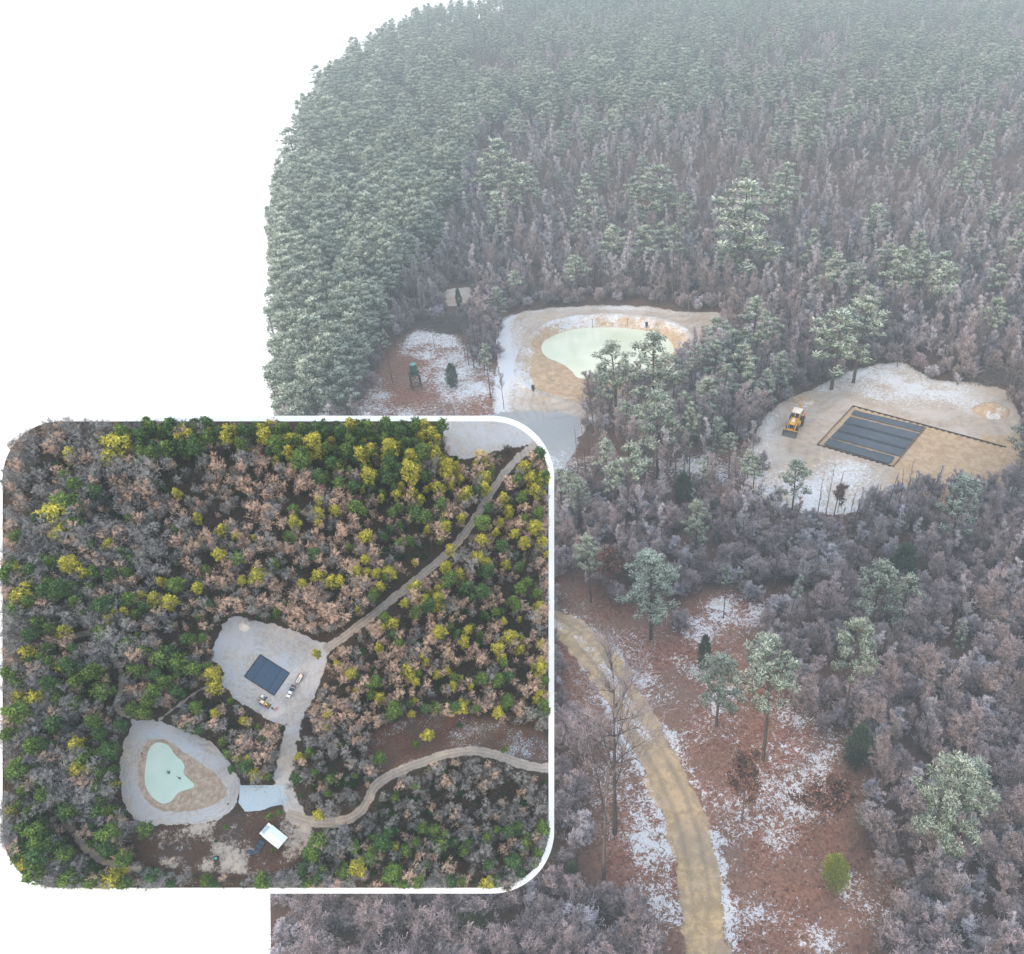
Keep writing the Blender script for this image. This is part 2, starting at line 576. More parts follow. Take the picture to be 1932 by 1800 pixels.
# clearings etc. (ground pixels)
POND_TRACK = [(930, 770), (945, 700), (940, 640), (948, 598), (1000, 584), (1120, 575), (1230, 580), (1310, 591), (1370, 585), (1350, 625), (1320, 680), (1300, 740), (1240, 785), (1110, 790), (1085, 840), (960, 830)]
POND_RIM = [(985, 700), (992, 665), (1008, 640), (1040, 612), (1090, 601), (1150, 598), (1230, 603), (1285, 620), (1300, 642), (1290, 670), (1255, 725), (1180, 755), (1100, 762), (1030, 748), (992, 725)]
WATER = [(1018, 655), (1030, 640), (1065, 624), (1120, 616), (1200, 620), (1245, 631), (1268, 646), (1272, 665), (1250, 690), (1210, 705), (1150, 712), (1090, 715), (1082, 700), (1060, 684), (1030, 675)]
GRAVEL = [(955, 772), (1100, 780), (1090, 830), (1075, 870), (1040, 905), (900, 905), (880, 800)]
CLEAR_L = [(640, 800), (680, 735), (740, 650), (790, 615), (850, 622), (890, 660), (945, 700), (950, 790), (900, 860), (640, 860)]
CLEAR_S = [(830, 556), (850, 542), (890, 540), (898, 560), (880, 580), (842, 580)]
PAD = [(1405, 880), (1425, 820), (1450, 775), (1500, 748), (1545, 730), (1600, 700), (1660, 688), (1700, 682), (1730, 700), (1765, 722), (1850, 722), (1900, 735), (1912, 765), (1925, 800), (1945, 840), (1930, 890), (1885, 948), (1700, 960), (1540, 975), (1455, 955), (1420, 925)]
LINER = [(1611, 768), (1749, 801), (1687, 879), (1546, 838)]
PIT = [(1609, 765), (1899, 843), (1862, 925), (1687, 880), (1542, 838)]
TRACKX = [(1040, 880), (1110, 862), (1200, 872), (1300, 880), (1420, 885)]
ROAD = [(500, 1120), (700, 1105), (850, 1115), (1000, 1145), (1060, 1180), (1110, 1215), (1165, 1290), (1208, 1370), (1255, 1450), (1295, 1540), (1318, 1640), (1334, 1800), (1340, 1990)]
ROADG = [(960, 1200), (1060, 1250), (1110, 1300), (1160, 1370), (1210, 1440)]
OPEN = [(1040, 1100), (1110, 1110), (1170, 1150), (1290, 1170), (1300, 1120), (1390, 1110), (1450, 1150), (1440, 1230), (1480, 1290), (1500, 1350), (1580, 1390), (1625, 1470), (1640, 1600), (1700, 1750), (1700, 1900), (1290, 1900), (1240, 1700), (1110, 1660), (1090, 1500), (1130, 1400), (1040, 1340)]
MPOND = [(1340, 1128), (1370, 1112), (1420, 1118), (1440, 1150), (1420, 1185), (1370, 1172)]
PUDDLE = [(1338, 1135), (1355, 1125), (1378, 1135), (1372, 1152), (1350, 1150)]

wp = {k: wpoly(v) for k, v in dict(track=POND_TRACK, rim=POND_RIM, gravel=GRAVEL, cl=CLEAR_L, cs=CLEAR_S, pad=PAD, open=OPEN, mp=MPOND, pud=PUDDLE).items()}
WZ = -1.5
wp['water'] = wpoly(WATER, WZ)
wp['pit'] = wpoly(PIT, 0, 0); wp['liner'] = wpoly(LINER, 0, 0)
wl_road = wpoly(ROAD, 0, 2, False); wl_roadg = wpoly(ROADG, 0, 2, False); wl_x = wpoly(TRACKX, 0, 2, False)

def height(x, y):
    z = (fbm(x, y, 22, 3, 3) - .5) * .7 + (fbm(x, y, 3.0, 9, 3) - .5) * .22
    dr = sdf(x, y, wp['rim']); dw = sdf(x, y, wp['water']); dp = sdf(x, y, wp['pad']); dt = sdf(x, y, wp['track'])
    flat = ss(3, -2, np.minimum(dp, dt))
    z = z * (1 - .85 * flat)
    z = z + .35 * np.exp(-((dr - .9) / .9) ** 2)                     # little berm round the pond
    z = z + .45 * np.exp(-((dp + .8) / 1.3) ** 2) * (fbm(x, y, 6, 21, 2))
    ins = dr < 0
    f = np.clip(-dr / (-dr + np.maximum(dw, 0) + 1e-3), 0, 1)
    zb = WZ * f + ((fbm(x, y, 1.6, 5, 3) - .5) * .7 + (fbm(x, y, .6, 15, 2) - .5) * .5) * np.minimum(f, 1 - f) * 2
    zb = np.where(dw < 0, WZ - .08 + np.maximum(dw * .25, -1.0), zb)
    z = np.where(ins, zb + .35 * np.exp(-((dr - .9) / .9) ** 2), z)
    dpit = sdf(x, y, wp['pit'])
    z = np.where(dpit < 3, z * ss(0, 3, dpit), z)
    z = z - .42 * ss(.12, -.12, dpit)
    droad = sdf(x, y, wl_road, False)
    z = z - .18 * ss(3.2, 1.2, droad)
    return z

def rows_cols(ncol):
    pys = list(np.linspace(2080, 2, 640))
    ys = [float(P(CX, p)[1]) for p in pys]
    ys = [v for v in ys if v > 16]
    ys += list(np.linspace(ys[-1] + 10, YMAX, 30))
    return np.array(ys), np.linspace(0, 1, ncol)

def weights(x, y):
    j = (fbm(x, y, 2.2, 31, 3) - .5)
    def w(d, soft): return np.clip(.5 - (d + j * soft * .8) / soft, 0, 1)
    droad = sdf(x, y, wl_road, False); droadg = sdf(x, y, wl_roadg, False)
    dx_ = sdf(x, y, wl_x, False)
    along = fbm(x, y, 14, 77, 2)
    road = w(droad - 2.1 + (fbm(x, y, 2.6, 131, 3) - .5) * 1.3, 1.6)
    grav = np.maximum(w(sdf(x, y, wp['gravel']), 2.0), w(droadg - 2.0, 2.5) * .42)
    dpad = sdf(x, y, wp['pad']); dtr = sdf(x, y, wp['track']); drim = sdf(x, y, wp['rim'])
    sand = np.maximum(w(dpad, 2.5), w(dtr, 2.5))
    sand = np.maximum(sand, w(sdf(x, y, wp['cs']), 3) * .8)
    sand = np.maximum(sand, w(dx_ - 1.8, 2) * .5)
    sand = np.maximum(sand, w(sdf(x, y, wp['pud']), 1.5))
    dpit = sdf(x, y, wp['pit'])
    bank = np.maximum(w(drim, 1.6), w(dpit, .5))
    px, py, _ = proj(x, y, 0 * x)
    # ochre ground on the right half of the pad
    bank = np.maximum(bank, w(dpad, 2) * ss(1640, 1800, px + (py - 820) * .6) * ss(760, 850, py + (fbm(x, y, 8, 55, 3) - .5) * 120) * .85)
    # snow cover
    n1 = fbm(x, y, 9, 41, 4); n2 = fbm(x, y, 3.2, 47, 4)
    snow = np.full(x.shape, .02) + (n1 - .5) * .35
    opn = ss(3, -4, sdf(x, y, wp['open']))
    snow = np.maximum(snow, opn * (.22 + (n1 - .5) * 1.0 + (n2 - .5) * .9))
    def blob(cx, cy, r, amp):
        bx, by = P(cx, cy)
        return amp * np.exp(-(((x - bx) ** 2 + (y - by) ** 2) / r ** 2))
    for cx, cy, r, amp in ((1200, 1560, 3.0, .35), (1230, 1640, 3.0, .42), (1150, 1530, 3, .2), (1262, 1720, 2.6, .5), (1335, 1560, 3.5, .3),
                           (1400, 1530, 3.2, .35), (1545, 1400, 3.6, .62), (1490, 1350, 4, .5), (1470, 1440, 3, .3), (1610, 1670, 2, .5), (1690, 1740, 2.4, .5),
                           (1290, 1180, 3, .4), (1410, 1150, 4, .6), (1240, 1300, 3, .3), (1345, 1250, 2.5, .3), (1100, 1480, 4, .3), (1480, 1500, 4, .3)):
        snow = snow + blob(cx, cy, r, amp)
    snow = np.minimum(snow * .78, .47 + (n2 - .5) * .8)
    snow = snow * (1 - ss(.3, .7, road) * .72) + ss(.5, .9, road) * .0
    off = droad - 2.3
    snow = snow + .3 * np.exp(-(off / .5) ** 2) * (n2 > .42) * opn
    # tyre-line snow on the road
    snow = snow + .75 * np.exp(-((droad - .25) / .35) ** 2) * ss(.42, .56, along) * (y < 110)
    cl = ss(2, -3, sdf(x, y, wp['cl']))
    snow = np.maximum(snow, cl * (.48 + (n1 - .5) * 1.2))
    for cx, cy, r, amp in ((890, 735, 7, .4), (840, 700, 6, .3), (830, 650, 9, .3), (700, 770, 5, .2)):
        snow = snow + blob(cx, cy, r, amp) * cl
    for cx, cy, r, amp in ((785, 740, 5, .3), (780, 690, 6, .3), (720, 700, 6, .25)):
        snow = snow - blob(cx, cy, r, amp)
    snow = np.minimum(snow, .56 + (n2 - .5) * .8)
    tr = ss(1.5, -1, dtr)
    snow = np.where(tr > .3, .05 + (n1 - .5) * .9 + .5 * ss(1060, 960, px) * ss(575, 620, py) + .5 * np.exp(-((dtr + 1) / 1.2) ** 2), snow)
    snow = np.where((drim > -1.5) & (drim < 1.6), .35 + (n2 - .5) * 1.0 + .2 * ss(640, 600, py), snow)
    snow = np.where(drim <= -1.5, .1 + (n1 - .5) * .5 + .35 * ss(625, 600, py), snow)
    pd = ss(1.5, -1.5, dpad)
    ps = .0 + (n1 - .5) * .9 + .45 * np.exp(-((dpad + 1.5) / 2.2) ** 2) * ss(1900, 1750, px)
    for cx, cy, r, amp in ((1620, 905, 8, .5), (1560, 940, 8, .5), (1480, 900, 6, .2), (1700, 720, 10, .65), (1650, 745, 7, .4), (1790, 745, 8, .45), (1860, 770, 6, .3), (1480, 800, 6, .2), (1700, 692, 6, .5), (1500, 860, 5, .12)):
        ps = ps + blob(cx, cy, r, amp)
    ps = ps - .45 * ss(2.5, 0, dpit) - .3 * ss(1720, 1850, px) * ss(770, 830, py)
    ps = np.minimum(ps * .85 - .06, .60 + (n2 - .5) * .9)
    snow = np.where(pd > .4, ps, snow)
    gv = sdf(x, y, wp['gravel'])
    snow = np.where((gv < 0), -.1 + (n1 - .5) * .9 + .25 * ss(1000, 960, px), snow)
    snow = np.maximum(snow, w(dx_ - 5, 6) * (.42 + (n1 - .5)))
    brush = np.clip(1 - opn - cl, 0, 1) * .8
    ph = fbm(x, y, 11, 101, 3)
    pm = np.minimum(np.abs(dpad), np.abs(dtr))
    rut = (.5 + .5 * np.sin(pm * 3.4 + ph * 30)) ** 3 * ss(.48, .66, fbm(x, y, 7, 103, 3)) * ((dpad < 0) | (dtr < 0)) * (drim > 0) * (dpit > .4) * .6
    rr_ = np.exp(-((droad - .85) / .26) ** 2) * ss(.3, .55, fbm(x, y, 5, 107, 3)) + .6 * np.exp(-((droad - 1.9) / .3) ** 2) * ss(.4, .6, fbm(x, y, 3, 109, 3))
    rut = np.maximum(rut, rr_ * (droad < 2.3))
    # colour of ground under the pond is bank
    return np.clip(np.stack([road, sand, snow], -1), 0, 1), np.clip(np.stack([grav, bank, brush], -1), 0, 1), dict(road=droad - 2.1, pad=dpad, track=dtr, rim=drim, gravel=gv, opn=opn, rut=rut)

def grid_objects():
    ys, s = rows_cols(520)
    Y, S = np.meshgrid(ys, s, indexing='ij')
    XL = xleft(Y); XR = xright(Y)
    X = XL + S * (XR - XL)
    x, y = X.ravel(), Y.ravel()
    z = height(x, y)
    ga, gb, D = weights(x, y)
    nr, nc = Y.shape
    idx = np.arange(nr * nc).reshape(nr, nc)
    Fq = np.stack([idx[:-1, :-1], idx[:-1, 1:], idx[1:, 1:], idx[1:, :-1]], -1).reshape(-1, 4)
    fc = lambda a: a[Fq].mean(1)
    cls = np.zeros(len(Fq), int)
    cls[fc(D['road']) < 0] = 1
    cls[fc(D['pad']) < 0] = 2
    cls[fc(D['track']) < 0] = 3
    cls[fc(D['gravel']) < 0] = 4
    cls[fc(D['rim']) < 0] = 5
    names = ['ground', 'dirt_road', 'sandy_clearing', 'dirt_track', 'gravel_lot', 'pond_bank']
    V = np.stack([x, y, z], -1)
    for k, nm in enumerate(names):
        ff = Fq[cls == k]
        if not len(ff): continue
        used, inv = np.unique(ff, return_inverse=True)
        me = mesh_np(nm, V[used], inv.reshape(-1, 4), M['ground'], None, True, dict(ga=ga[used], gb=gb[used], rut=D['rut'][used]))
        tag(link(nm, me), kind='structure')
    # the block the landscape stands on: side faces and underside
    edge = np.concatenate([idx[:, 0], idx[-1, 1:], idx[::-1, -1][1:], idx[0, ::-1][1:-1]])
    E = V[edge]; n = len(E)
    top = E.copy(); top[:, 2] -= .02
    low = E.copy(); low[:, 2] = -7
    VV = np.concatenate([top, low])
    i = np.arange(n); j = (i + 1) % n
    Q = np.stack([i, j, j + n, i + n], -1)
    me = mesh_np('landscape_base', VV, Q, M['plinth'])
    tag(link('landscape_base', me), kind='structure')
    lowc = np.array([[0, 0, -7]])
    return

grid_objects()

def flat_poly(name, poly, z, mat, th=0.0):
    me = bpy.data.meshes.new(name)
    me.from_pydata([(a, b, z) for a, b in poly], [], [tuple(range(len(poly)))])
    me.materials.append(mat); me.update()
    if me.polygons[0].normal.z < 0: me.flip_normals()
    return link(name, me)

wpw = np.array(wp['water']); cen = wpw.mean(0)
tag(flat_poly('pond_water', [tuple(cen + (p - cen) * 1.03) for p in wpw], WZ + .02, M['water']), kind='structure')

# ------------------------------------------------------------------ tree prototypes
def rvec(n):
    v = rng.normal(size=(n, 3)); return v / np.linalg.norm(v, axis=1, keepdims=True)

def tubes_np(segs, n=5):
    """segs: list of (p0,p1,r0,r1) -> V,F quads"""
    S = np.array([[*a, *b, r0, r1] for a, b, r0, r1 in segs])
    p0, p1, r0, r1 = S[:, :3], S[:, 3:6], S[:, 6:7], S[:, 7:8]
    t = p1 - p0; t /= np.linalg.norm(t, axis=1, keepdims=True) + 1e-9
    ref = np.where(np.abs(t[:, 2:3]) < .9, [[0, 0, 1.]], [[1., 0, 0]])
    u = np.cross(t, ref); u /= np.linalg.norm(u, axis=1, keepdims=True) + 1e-9
    w = np.cross(t, u)
    V = []
    for (p, r) in ((p0, r0), (p1, r1)):
        for k in range(n):
            a = 2 * math.pi * k / n
            V.append(p + (u * math.cos(a) + w * math.sin(a)) * r)
    V = np.stack(V, 1)                                   # (m, 2n, 3)
    m = len(S)
    base = (np.arange(m) * 2 * n)[:, None]
    Fs = []
    for k in range(n):
        Fs.append(np.concatenate([base + k, base + (k + 1) % n, base + n + (k + 1) % n, base + n + k], 1))
    return V.reshape(-1, 3), np.stack(Fs, 1).reshape(-1, 4)

def leaves_np(c, axis, length, width, frost):
    """elongated quads (blades) at centres c along axis"""
    n = len(c)
    side = np.cross(axis, rvec(n)); side /= np.linalg.norm(side, axis=1, keepdims=True) + 1e-9
    L = (length[:, None] / 2) * axis; Wd = (width[:, None] / 2) * side
    V = np.stack([c - L - Wd * .6, c - L + Wd * .6, c + L + Wd, c + L - Wd], 1).reshape(-1, 3)
    Fq = np.arange(4 * n).reshape(n, 4)
    return V, Fq, np.repeat(frost, 4)

def pine_mesh(H=14.0, cb=.42, rad=2.6, nb=34, seed=0, mat='pine', droop=.55, tuft=.36, dens=16, lean=.4, fat=1.0):
    r = random.Random(seed)
    bend = Vector((r.uniform(-lean, lean), r.uniform(-lean, lean), 0))
    def tp(f): return Vector((bend.x * f * f, bend.y * f * f, H * f))
    segs = []
    for i in range(10):
        f0, f1 = i / 10, (i + 1) / 10
        r0 = .19 * (1 - f0) ** .8 + .02; r1 = .19 * (1 - f1) ** .8 + .02
        segs.append((tp(f0), tp(f1), r0 * H / 14, r1 * H / 14))
    cl = []
    for i in range(nb):
        f = cb + (1 - cb) * ((i + r.random()) / nb) ** .9
        f = min(f, .985)
        g = (f - cb) / (1 - cb)
        prof = (math.sin(math.pi * min(1, (g * .80 + .2))) ** .7) * (1 - .35 * g)
        L = rad * max(.16, prof) * r.uniform(.55, 1.15)
        a = i * 2.4 + r.uniform(-.6, .6)
        p = tp(f); d = Vector((math.cos(a), math.sin(a), r.uniform(.25, .6)))
        m = max(2, int(L / .55))
        for k in range(m):
            q = p + d * (L / m)
            segs.append((p, q, .045 * (1 - k / m) + .012, .045 * (1 - (k + 1) / m) + .01))
            d = Vector((d.x, d.y, d.z - droop * .22 * r.uniform(.5, 1.4))); d.normalize()
            if k >= m * .25:
                for _ in range(2 if r.random() < .6 else 1):
                    o = Vector((r.uniform(-.45, .45), r.uniform(-.45, .45), r.uniform(-.2, .25)))
                    cl.append((q + o, r.uniform(.34, .60) * fat))
            p = q
        cl.append((p, .5 * fat))
    for _ in range(5): cl.append((tp(1) + Vector((r.uniform(-.25, .25), r.uniform(-.25, .25), r.uniform(-.6, .2))), .32))
    C = np.array([[*c, s] for c, s in cl])
    n = len(C) * dens
    ci = np.repeat(np.arange(len(C)), dens)
    d = rvec(n); d[:, 2] = d[:, 2] * .8 + .12
    cr_ = C[ci, 3]
    rr = rng.uniform(.3, 1, n) ** .6
    pos = C[ci, :3] + d * (cr_ * rr)[:, None]
    clb = rng.uniform(-.18, .18, len(C))
    frost = np.clip(.22 + .74 * d[:, 2] * rr + rng.uniform(-.12, .12, n) + clb[ci] + .12 * (C[ci, 2] / H - .6), 0, 1)
    ax = d + rvec(n) * .5; ax[:, 2] -= .25
    ax /= np.linalg.norm(ax, axis=1, keepdims=True)
    V, Fq, fr = leaves_np(pos, ax, tuft * rng.uniform(.6, 1.2, n), tuft * .30 * rng.uniform(.7, 1.3, n), frost)
    crown = mesh_np('crown', V, Fq, M[mat], attrs=dict(frost=fr))
    TV, TF = tubes_np([(tuple(a), tuple(b), q, w) for a, b, q, w in segs])
    trunk = mesh_np('trunk', TV, TF, M['bark'], smooth_=True)
    return trunk, crown, H

def bare_mesh(H=11.0, rad=2.6, seed=0, mat='twig', limbs=11, wt=.045, start=.32, up=.8, trunks=1, tw=1, sub=2, barkm='limb'):
    r = random.Random(seed)
    segs = []; tw_ = []
    def grow(p, d, L, rad0, lvl):
        n = 4 if lvl < 2 else 3
        for k in range(n):
            q = p + d * (L / n)
            r0 = rad0 * (1 - .75 * k / n); r1 = rad0 * (1 - .75 * (k + 1) / n)
            if lvl < 3: segs.append((tuple(p), tuple(q), r0, r1))
            else: tw_.append((tuple(p), tuple(q), r0))
            if lvl < 3 and (k > 0 or lvl > 0):
                for _ in range(sub if lvl == 1 else (2 if r.random() < .75 else 1)):
                    side = Vector((r.uniform(-1, 1), r.uniform(-1, 1), r.uniform(-.1, .9))).normalized()
                    nd = (d * .75 + side * .75); nd.z += .12; nd.normalize()
                    grow(q, nd, L * r.uniform(.38, .6), r1 * .55 + .004, lvl + 1)
            d = (d + Vector((r.uniform(-.2, .2), r.uniform(-.2, .2), r.uniform(-.05, .18)))).normalized()
            p = q
    for t in range(trunks):
        ox, oy = (r.uniform(-.5, .5), r.uniform(-.5, .5)) if trunks > 1 else (0, 0)
        sway = Vector((r.uniform(-.05, .05), r.uniform(-.05, .05), 0))
        p = Vector((ox, oy, 0)); m = 12
        for i in range(m):
            f1 = (i + 1) / m
            d = (Vector((0, 0, 1)) + sway * (1 + i * .2) + Vector((r.uniform(-.05, .05), r.uniform(-.05, .05), 0))).normalized()
            q = p + d * (H * .92 / m)
            r0 = .13 * (1 - i / m) ** .9 * H / 11 + .018; r1 = .13 * (1 - f1) ** .9 * H / 11 + .018
            segs.append((tuple(p), tuple(q), r0, r1))
            if f1 > start:
                for _ in range(max(1, int(round(limbs / (m * (1 - start)) / trunks)))):
                    a = r.uniform(0, 2 * math.pi)
                    g = (f1 - start) / (1 - start)
                    L = rad * (1.25 - .75 * g) * r.uniform(.7, 1.1)
                    grow(q, Vector((math.cos(a), math.sin(a), up * r.uniform(.6, 1.5))).normalized(), L, .045 * H / 11, 1)
            p = q
    # fine twigs round the thin branches
    T = np.array([[*a, *b, c] for a, b, c in tw_])
    n = len(T)
    p0, p1 = T[:, :3], T[:, 3:6]
    base = [(p0 + p1) / 2]; axs = [(p1 - p0)]; ln = [np.linalg.norm(p1 - p0, axis=1) * 1.15]
    for _ in range(tw):
        f = rng.uniform(0, 1, (n, 1)); c = p0 * (1 - f) + p1 * f
        a = (p1 - p0) / (np.linalg.norm(p1 - p0, axis=1, keepdims=True) + 1e-9) + rvec(n) * .9
        a[:, 2] += .15; a /= np.linalg.norm(a, axis=1, keepdims=True)
        L = rng.uniform(.2, .5, n) * rad / 2.2
        base.append(c + a * L[:, None] / 2); axs.append(a); ln.append(L)
    c = np.concatenate(base); a = np.concatenate(axs); L = np.concatenate(ln)
    a /= np.linalg.norm(a, axis=1, keepdims=True) + 1e-9
    nn = len(c)
    wdt = wt * rng.uniform(.6, 1.2, nn)
    frost = np.clip(.45 + rng.uniform(-.35, .35, nn) + .75 * (c[:, 2] / H - .6) + .25 * (np.hypot(c[:, 0], c[:, 1]) / rad - .5), 0, 1)
    V, Fq, fr = leaves_np(c, a, L, wdt, frost)
    crown = mesh_np('crown', V, Fq, M[mat], attrs=dict(frost=fr))
    print('bare', seed, len(Fq), len(segs))
    TV, TF = tubes_np(segs, 4)
    trunk = mesh_np('trunk', TV, TF, M[barkm], smooth_=True)
    return trunk, crown, H

def cone_mesh(H=5.0, rad=1.5, seed=0, mat='cedar', n=5200, leaf=.22, pw=.75, low=.05):
    r = np.random.default_rng(seed)
    # dense ragged evergreen: sprays on a lumpy shell
    k = 260
    g = r.uniform(0, 1, k); az = r.uniform(0, 2 * np.pi, k)
    prof = np.sin(np.pi * np.clip(g * .82 + .16, 0, 1)) ** pw
    cr_ = rad * prof * r.uniform(.65, 1.05, k) * (1 + .15 * np.sin(az * 2 + seed))
    C = np.stack([np.cos(az) * cr_, np.sin(az) * cr_, H * (low + (1 - low) * g)], -1)
    ci = r.integers(0, k, n)
    d = r.normal(size=(n, 3)); d /= np.linalg.norm(d, axis=1, keepdims=True)
    sz = .16 * rad + .1
    pos = C[ci] * np.stack([r.uniform(.55, 1, n)] * 2 + [np.ones(n)], -1) + d * sz * r.uniform(.3, 1.1, (n, 1))
    pos[:, 2] = np.clip(pos[:, 2], .05, None)
    outw = pos.copy(); outw[:, 2] = rad * .8; outw /= np.linalg.norm(outw, axis=1, keepdims=True)
    ax = outw + d * .6; ax /= np.linalg.norm(ax, axis=1, keepdims=True)
    frost = np.clip(.3 + .4 * d[:, 2] + r.uniform(-.2, .25, n), 0, 1)
    V, Fq, fr = leaves_np(pos, ax, leaf * r.uniform(.6, 1.3, n), leaf * .3 * r.uniform(.7, 1.3, n), frost)
    crown = mesh_np('crown', V, Fq, M[mat], attrs=dict(frost=fr))
    TV, TF = tubes_np([((0, 0, 0), (.05, 0, H * .5), .1, .06), ((.05, 0, H * .5), (0, 0, H * .95), .06, .015)])
    trunk = mesh_np('trunk', TV, TF, M['bark'], smooth_=True)
    return trunk, crown, H

def leafy_mesh(H=4.5, rad=1.6, seed=0, mat='russet', n=2600):
    t, c, H = bare_mesh(H, rad, seed, 'twig_br', 9, .02, .2, .7)
    r = np.random.default_rng(seed)
    co = np.zeros(len(c.vertices) * 3); c.vertices.foreach_get('co', co); co = co.reshape(-1, 3)
    pos = co[r.integers(0, len(co), n)] + r.normal(size=(n, 3)) * .12
    V, Fq, fr = leaves_np(pos, rvec(n), .15 * r.uniform(.6, 1.3, n), .12 * r.uniform(.7, 1.3, n), np.clip(r.uniform(0, 1, n), 0, 1))
    crown = mesh_np('crown', V, Fq, M[mat], attrs=dict(frost=fr))
    # keep fine twigs with the trunk mesh: add them as a second material part of the crown
    return t, crown, H

PINE = [pine_mesh(14, .42, 3.0, 28, 1, dens=24), pine_mesh(15, .52, 2.8, 24, 2, dens=24), pine_mesh(13, .32, 3.0, 30, 3, dens=23), pine_mesh(14.5, .58, 2.7, 20, 4, lean=.9, dens=24),
        pine_mesh(12, .34, 2.5, 24, 5, dens=24), pine_mesh(14, .42, 3.5, 30, 6, droop=.9, dens=23), pine_mesh(16, .62, 2.4, 18, 7, dens=24)]
NEARP = [pine_mesh(13, .30, 3.1, 34, 61, dens=56, tuft=.24), pine_mesh(14, .50, 3.0, 26, 62, dens=56, tuft=.24, lean=.8)]
BARE = [bare_mesh(12, 1.7, 11, tw=2, up=1.2, start=.38), bare_mesh(13, 1.5, 12, limbs=12, up=1.3, start=.42), bare_mesh(11, 2.0, 13, limbs=11, up=1.0, start=.36), bare_mesh(14, 1.3, 14, 'twig', 11, start=.48, up=1.4),
        bare_mesh(11, 1.7, 15, 'twig_br', 11, up=1.2, start=.4), bare_mesh(12, 1.8, 16, 'twig_br', 12, up=1.1, start=.4), bare_mesh(13, 1.4, 19, 'twig_br', 11, up=1.4, start=.45), bare_mesh(11, 2.0, 20, 'twig_br', 12, up=1.0, start=.36)]
SLIM = [bare_mesh(12, .9, 17, 'twig_br', 6, start=.45, up=1.6, wt=.025, tw=0), bare_mesh(10, .8, 18, 'twig_br', 6, start=.4, up=1.6, wt=.025, tw=0)]
TALL = [bare_mesh(18, 5.0, 51, 'twig_br', 16, start=.28, up=.9, wt=.03, tw=1, barkm='limb_dk'), bare_mesh(15, 3.6, 52, 'twig_br', 12, start=.3, up=.9, wt=.03, tw=1, barkm='limb_dk')]
SHRUB = [bare_mesh(3.2, 1.1, 21, 'twig', 9, .035, .08, .9, 3), bare_mesh(2.6, 1.1, 22, 'twig_br', 9, .035, .05, .8, 3), bare_mesh(4.2, 1.2, 23, 'twig_br', 9, .035, .1, .9, 2)]
CEDAR = [cone_mesh(5, 1.5, 1), cone_mesh(5, 1.3, 2)]
CEDY = [cone_mesh(4.2, 1.9, 3, 'cedar_yel', 6500, .2, .55)]
RUSS = [leafy_mesh(4.5, 1.6, 1), leafy_mesh(3.5, 1.4, 2)]
EVSH = [cone_mesh(2.6, 1.8, 4, 'shrub_green', 4200, .24, .5)]

def plant(kind, protos, i, x, y, z, h, rz, wsc=1.0, frame=None, name='pine_tree', tilt=(0, 0)):
    t, c, H = protos[i % len(protos)]
    k = h / H
    e = bpy.data.objects.new(name, None); col.objects.link(e); e.empty_display_size = .2
    if frame is None:
        e.location = (x, y, z); e.rotation_euler = (tilt[0], tilt[1], rz); e.scale = (k * wsc, k * wsc, k)
    else:
        e.matrix_world = frame @ Matrix.Translation((x, y, z)) @ Matrix.Rotation(rz, 4, 'Z') @ Matrix.Diagonal((k * wsc, k * wsc, k, 1))
    o = bpy.data.objects.new('trunk', t); col.objects.link(o); o.parent = e
    o2 = bpy.data.objects.new('crown', c); col.objects.link(o2); o2.parent = e
    return e, o, o2

def gheight(x, y):
    return float(height(np.array([x]), np.array([y]))[0])

FIRST = {}      # first planted copy of each prototype, source for the mass planting
def register(key, i, o, o2): FIRST.setdefault((key, i), (o, o2))

# --- trees placed one by one: (base px, base py, top py, width factor, proto, label)
def at_px(kind, protos, i, bx, by, ty, wsc, name, cat, label, group=None, tilt=(0, 0)):
    x, y = P(bx, by); x, y = float(x), float(y)
    h = hgt(bx, by, ty)
    e, o, o2 = plant(kind, protos, i, x, y, gheight(x, y) - .05, h, (bx * 7.3 + by) % 6.28, wsc, None, name, tilt)
    register(kind, i % len(protos), o, o2)
    tag(e, label, cat, group)
    return e, (x, y, h)

LISTED = []
def L_(kind, protos, i, bx, by, ty, w, name, cat, label, group=None, tilt=(0, 0)):
    e, p = at_px(kind, protos, i, bx, by, ty, w, name, cat, label, group, tilt)
    LISTED.append((p[0], p[1]))

pn = 'frosted_pine'
L_('nearp', NEARP, 0, 1228, 1205, 1046, 1.25, pn, 'pine', 'big full frosted pine above the bend of the dirt road')
L_('nearp', NEARP, 0, 1352, 1368, 1236, 1.15, pn, 'pine', 'small pale frosted pine alone on the red leaf litter right of the road')
L_('nearp', NEARP, 1, 1440, 1430, 1208, .85, pn, 'pine', 'tall slender frosted pine with leaning top beside the small pale pine')
L_('nearp', NEARP, 0, 1745, 1645, 1432, .82, pn, 'pine', 'large heavily frosted pine at the lower right edge of the open ground')
L_('nearp', NEARP, 1, 1807, 1620, 1452, .8, pn, 'pine', 'slimmer frosted pine touching the large pine at lower right', None, (0, .05))
L_('cedar', CEDAR, 0, 1612, 1442, 1368, .72, 'cedar_tree', 'cedar', 'dark green cone-shaped cedar at the edge of grey brush right of the snow patch')
L_('cedy', CEDY, 0, 1572, 1668, 1618, .70, 'cedar_tree', 'cedar', 'round yellow-green cedar alone on the leaf litter at lower right')
L_('cedar', CEDAR, 1, 1690, 1125, 1030, 1.0, 'cedar_tree', 'cedar', 'dark green cedar in the grey brush below the sandy clearing')
L_('cedar', CEDAR, 0, 855, 730, 687, .85, 'cedar_tree', 'cedar', 'small dark cedar in the snowy clearing right of the water tank')
L_('cedar', CEDAR, 1, 867, 578, 546, .8, 'cedar_tree', 'cedar', 'small dark cedar in the tiny bare clearing above the brush pile')
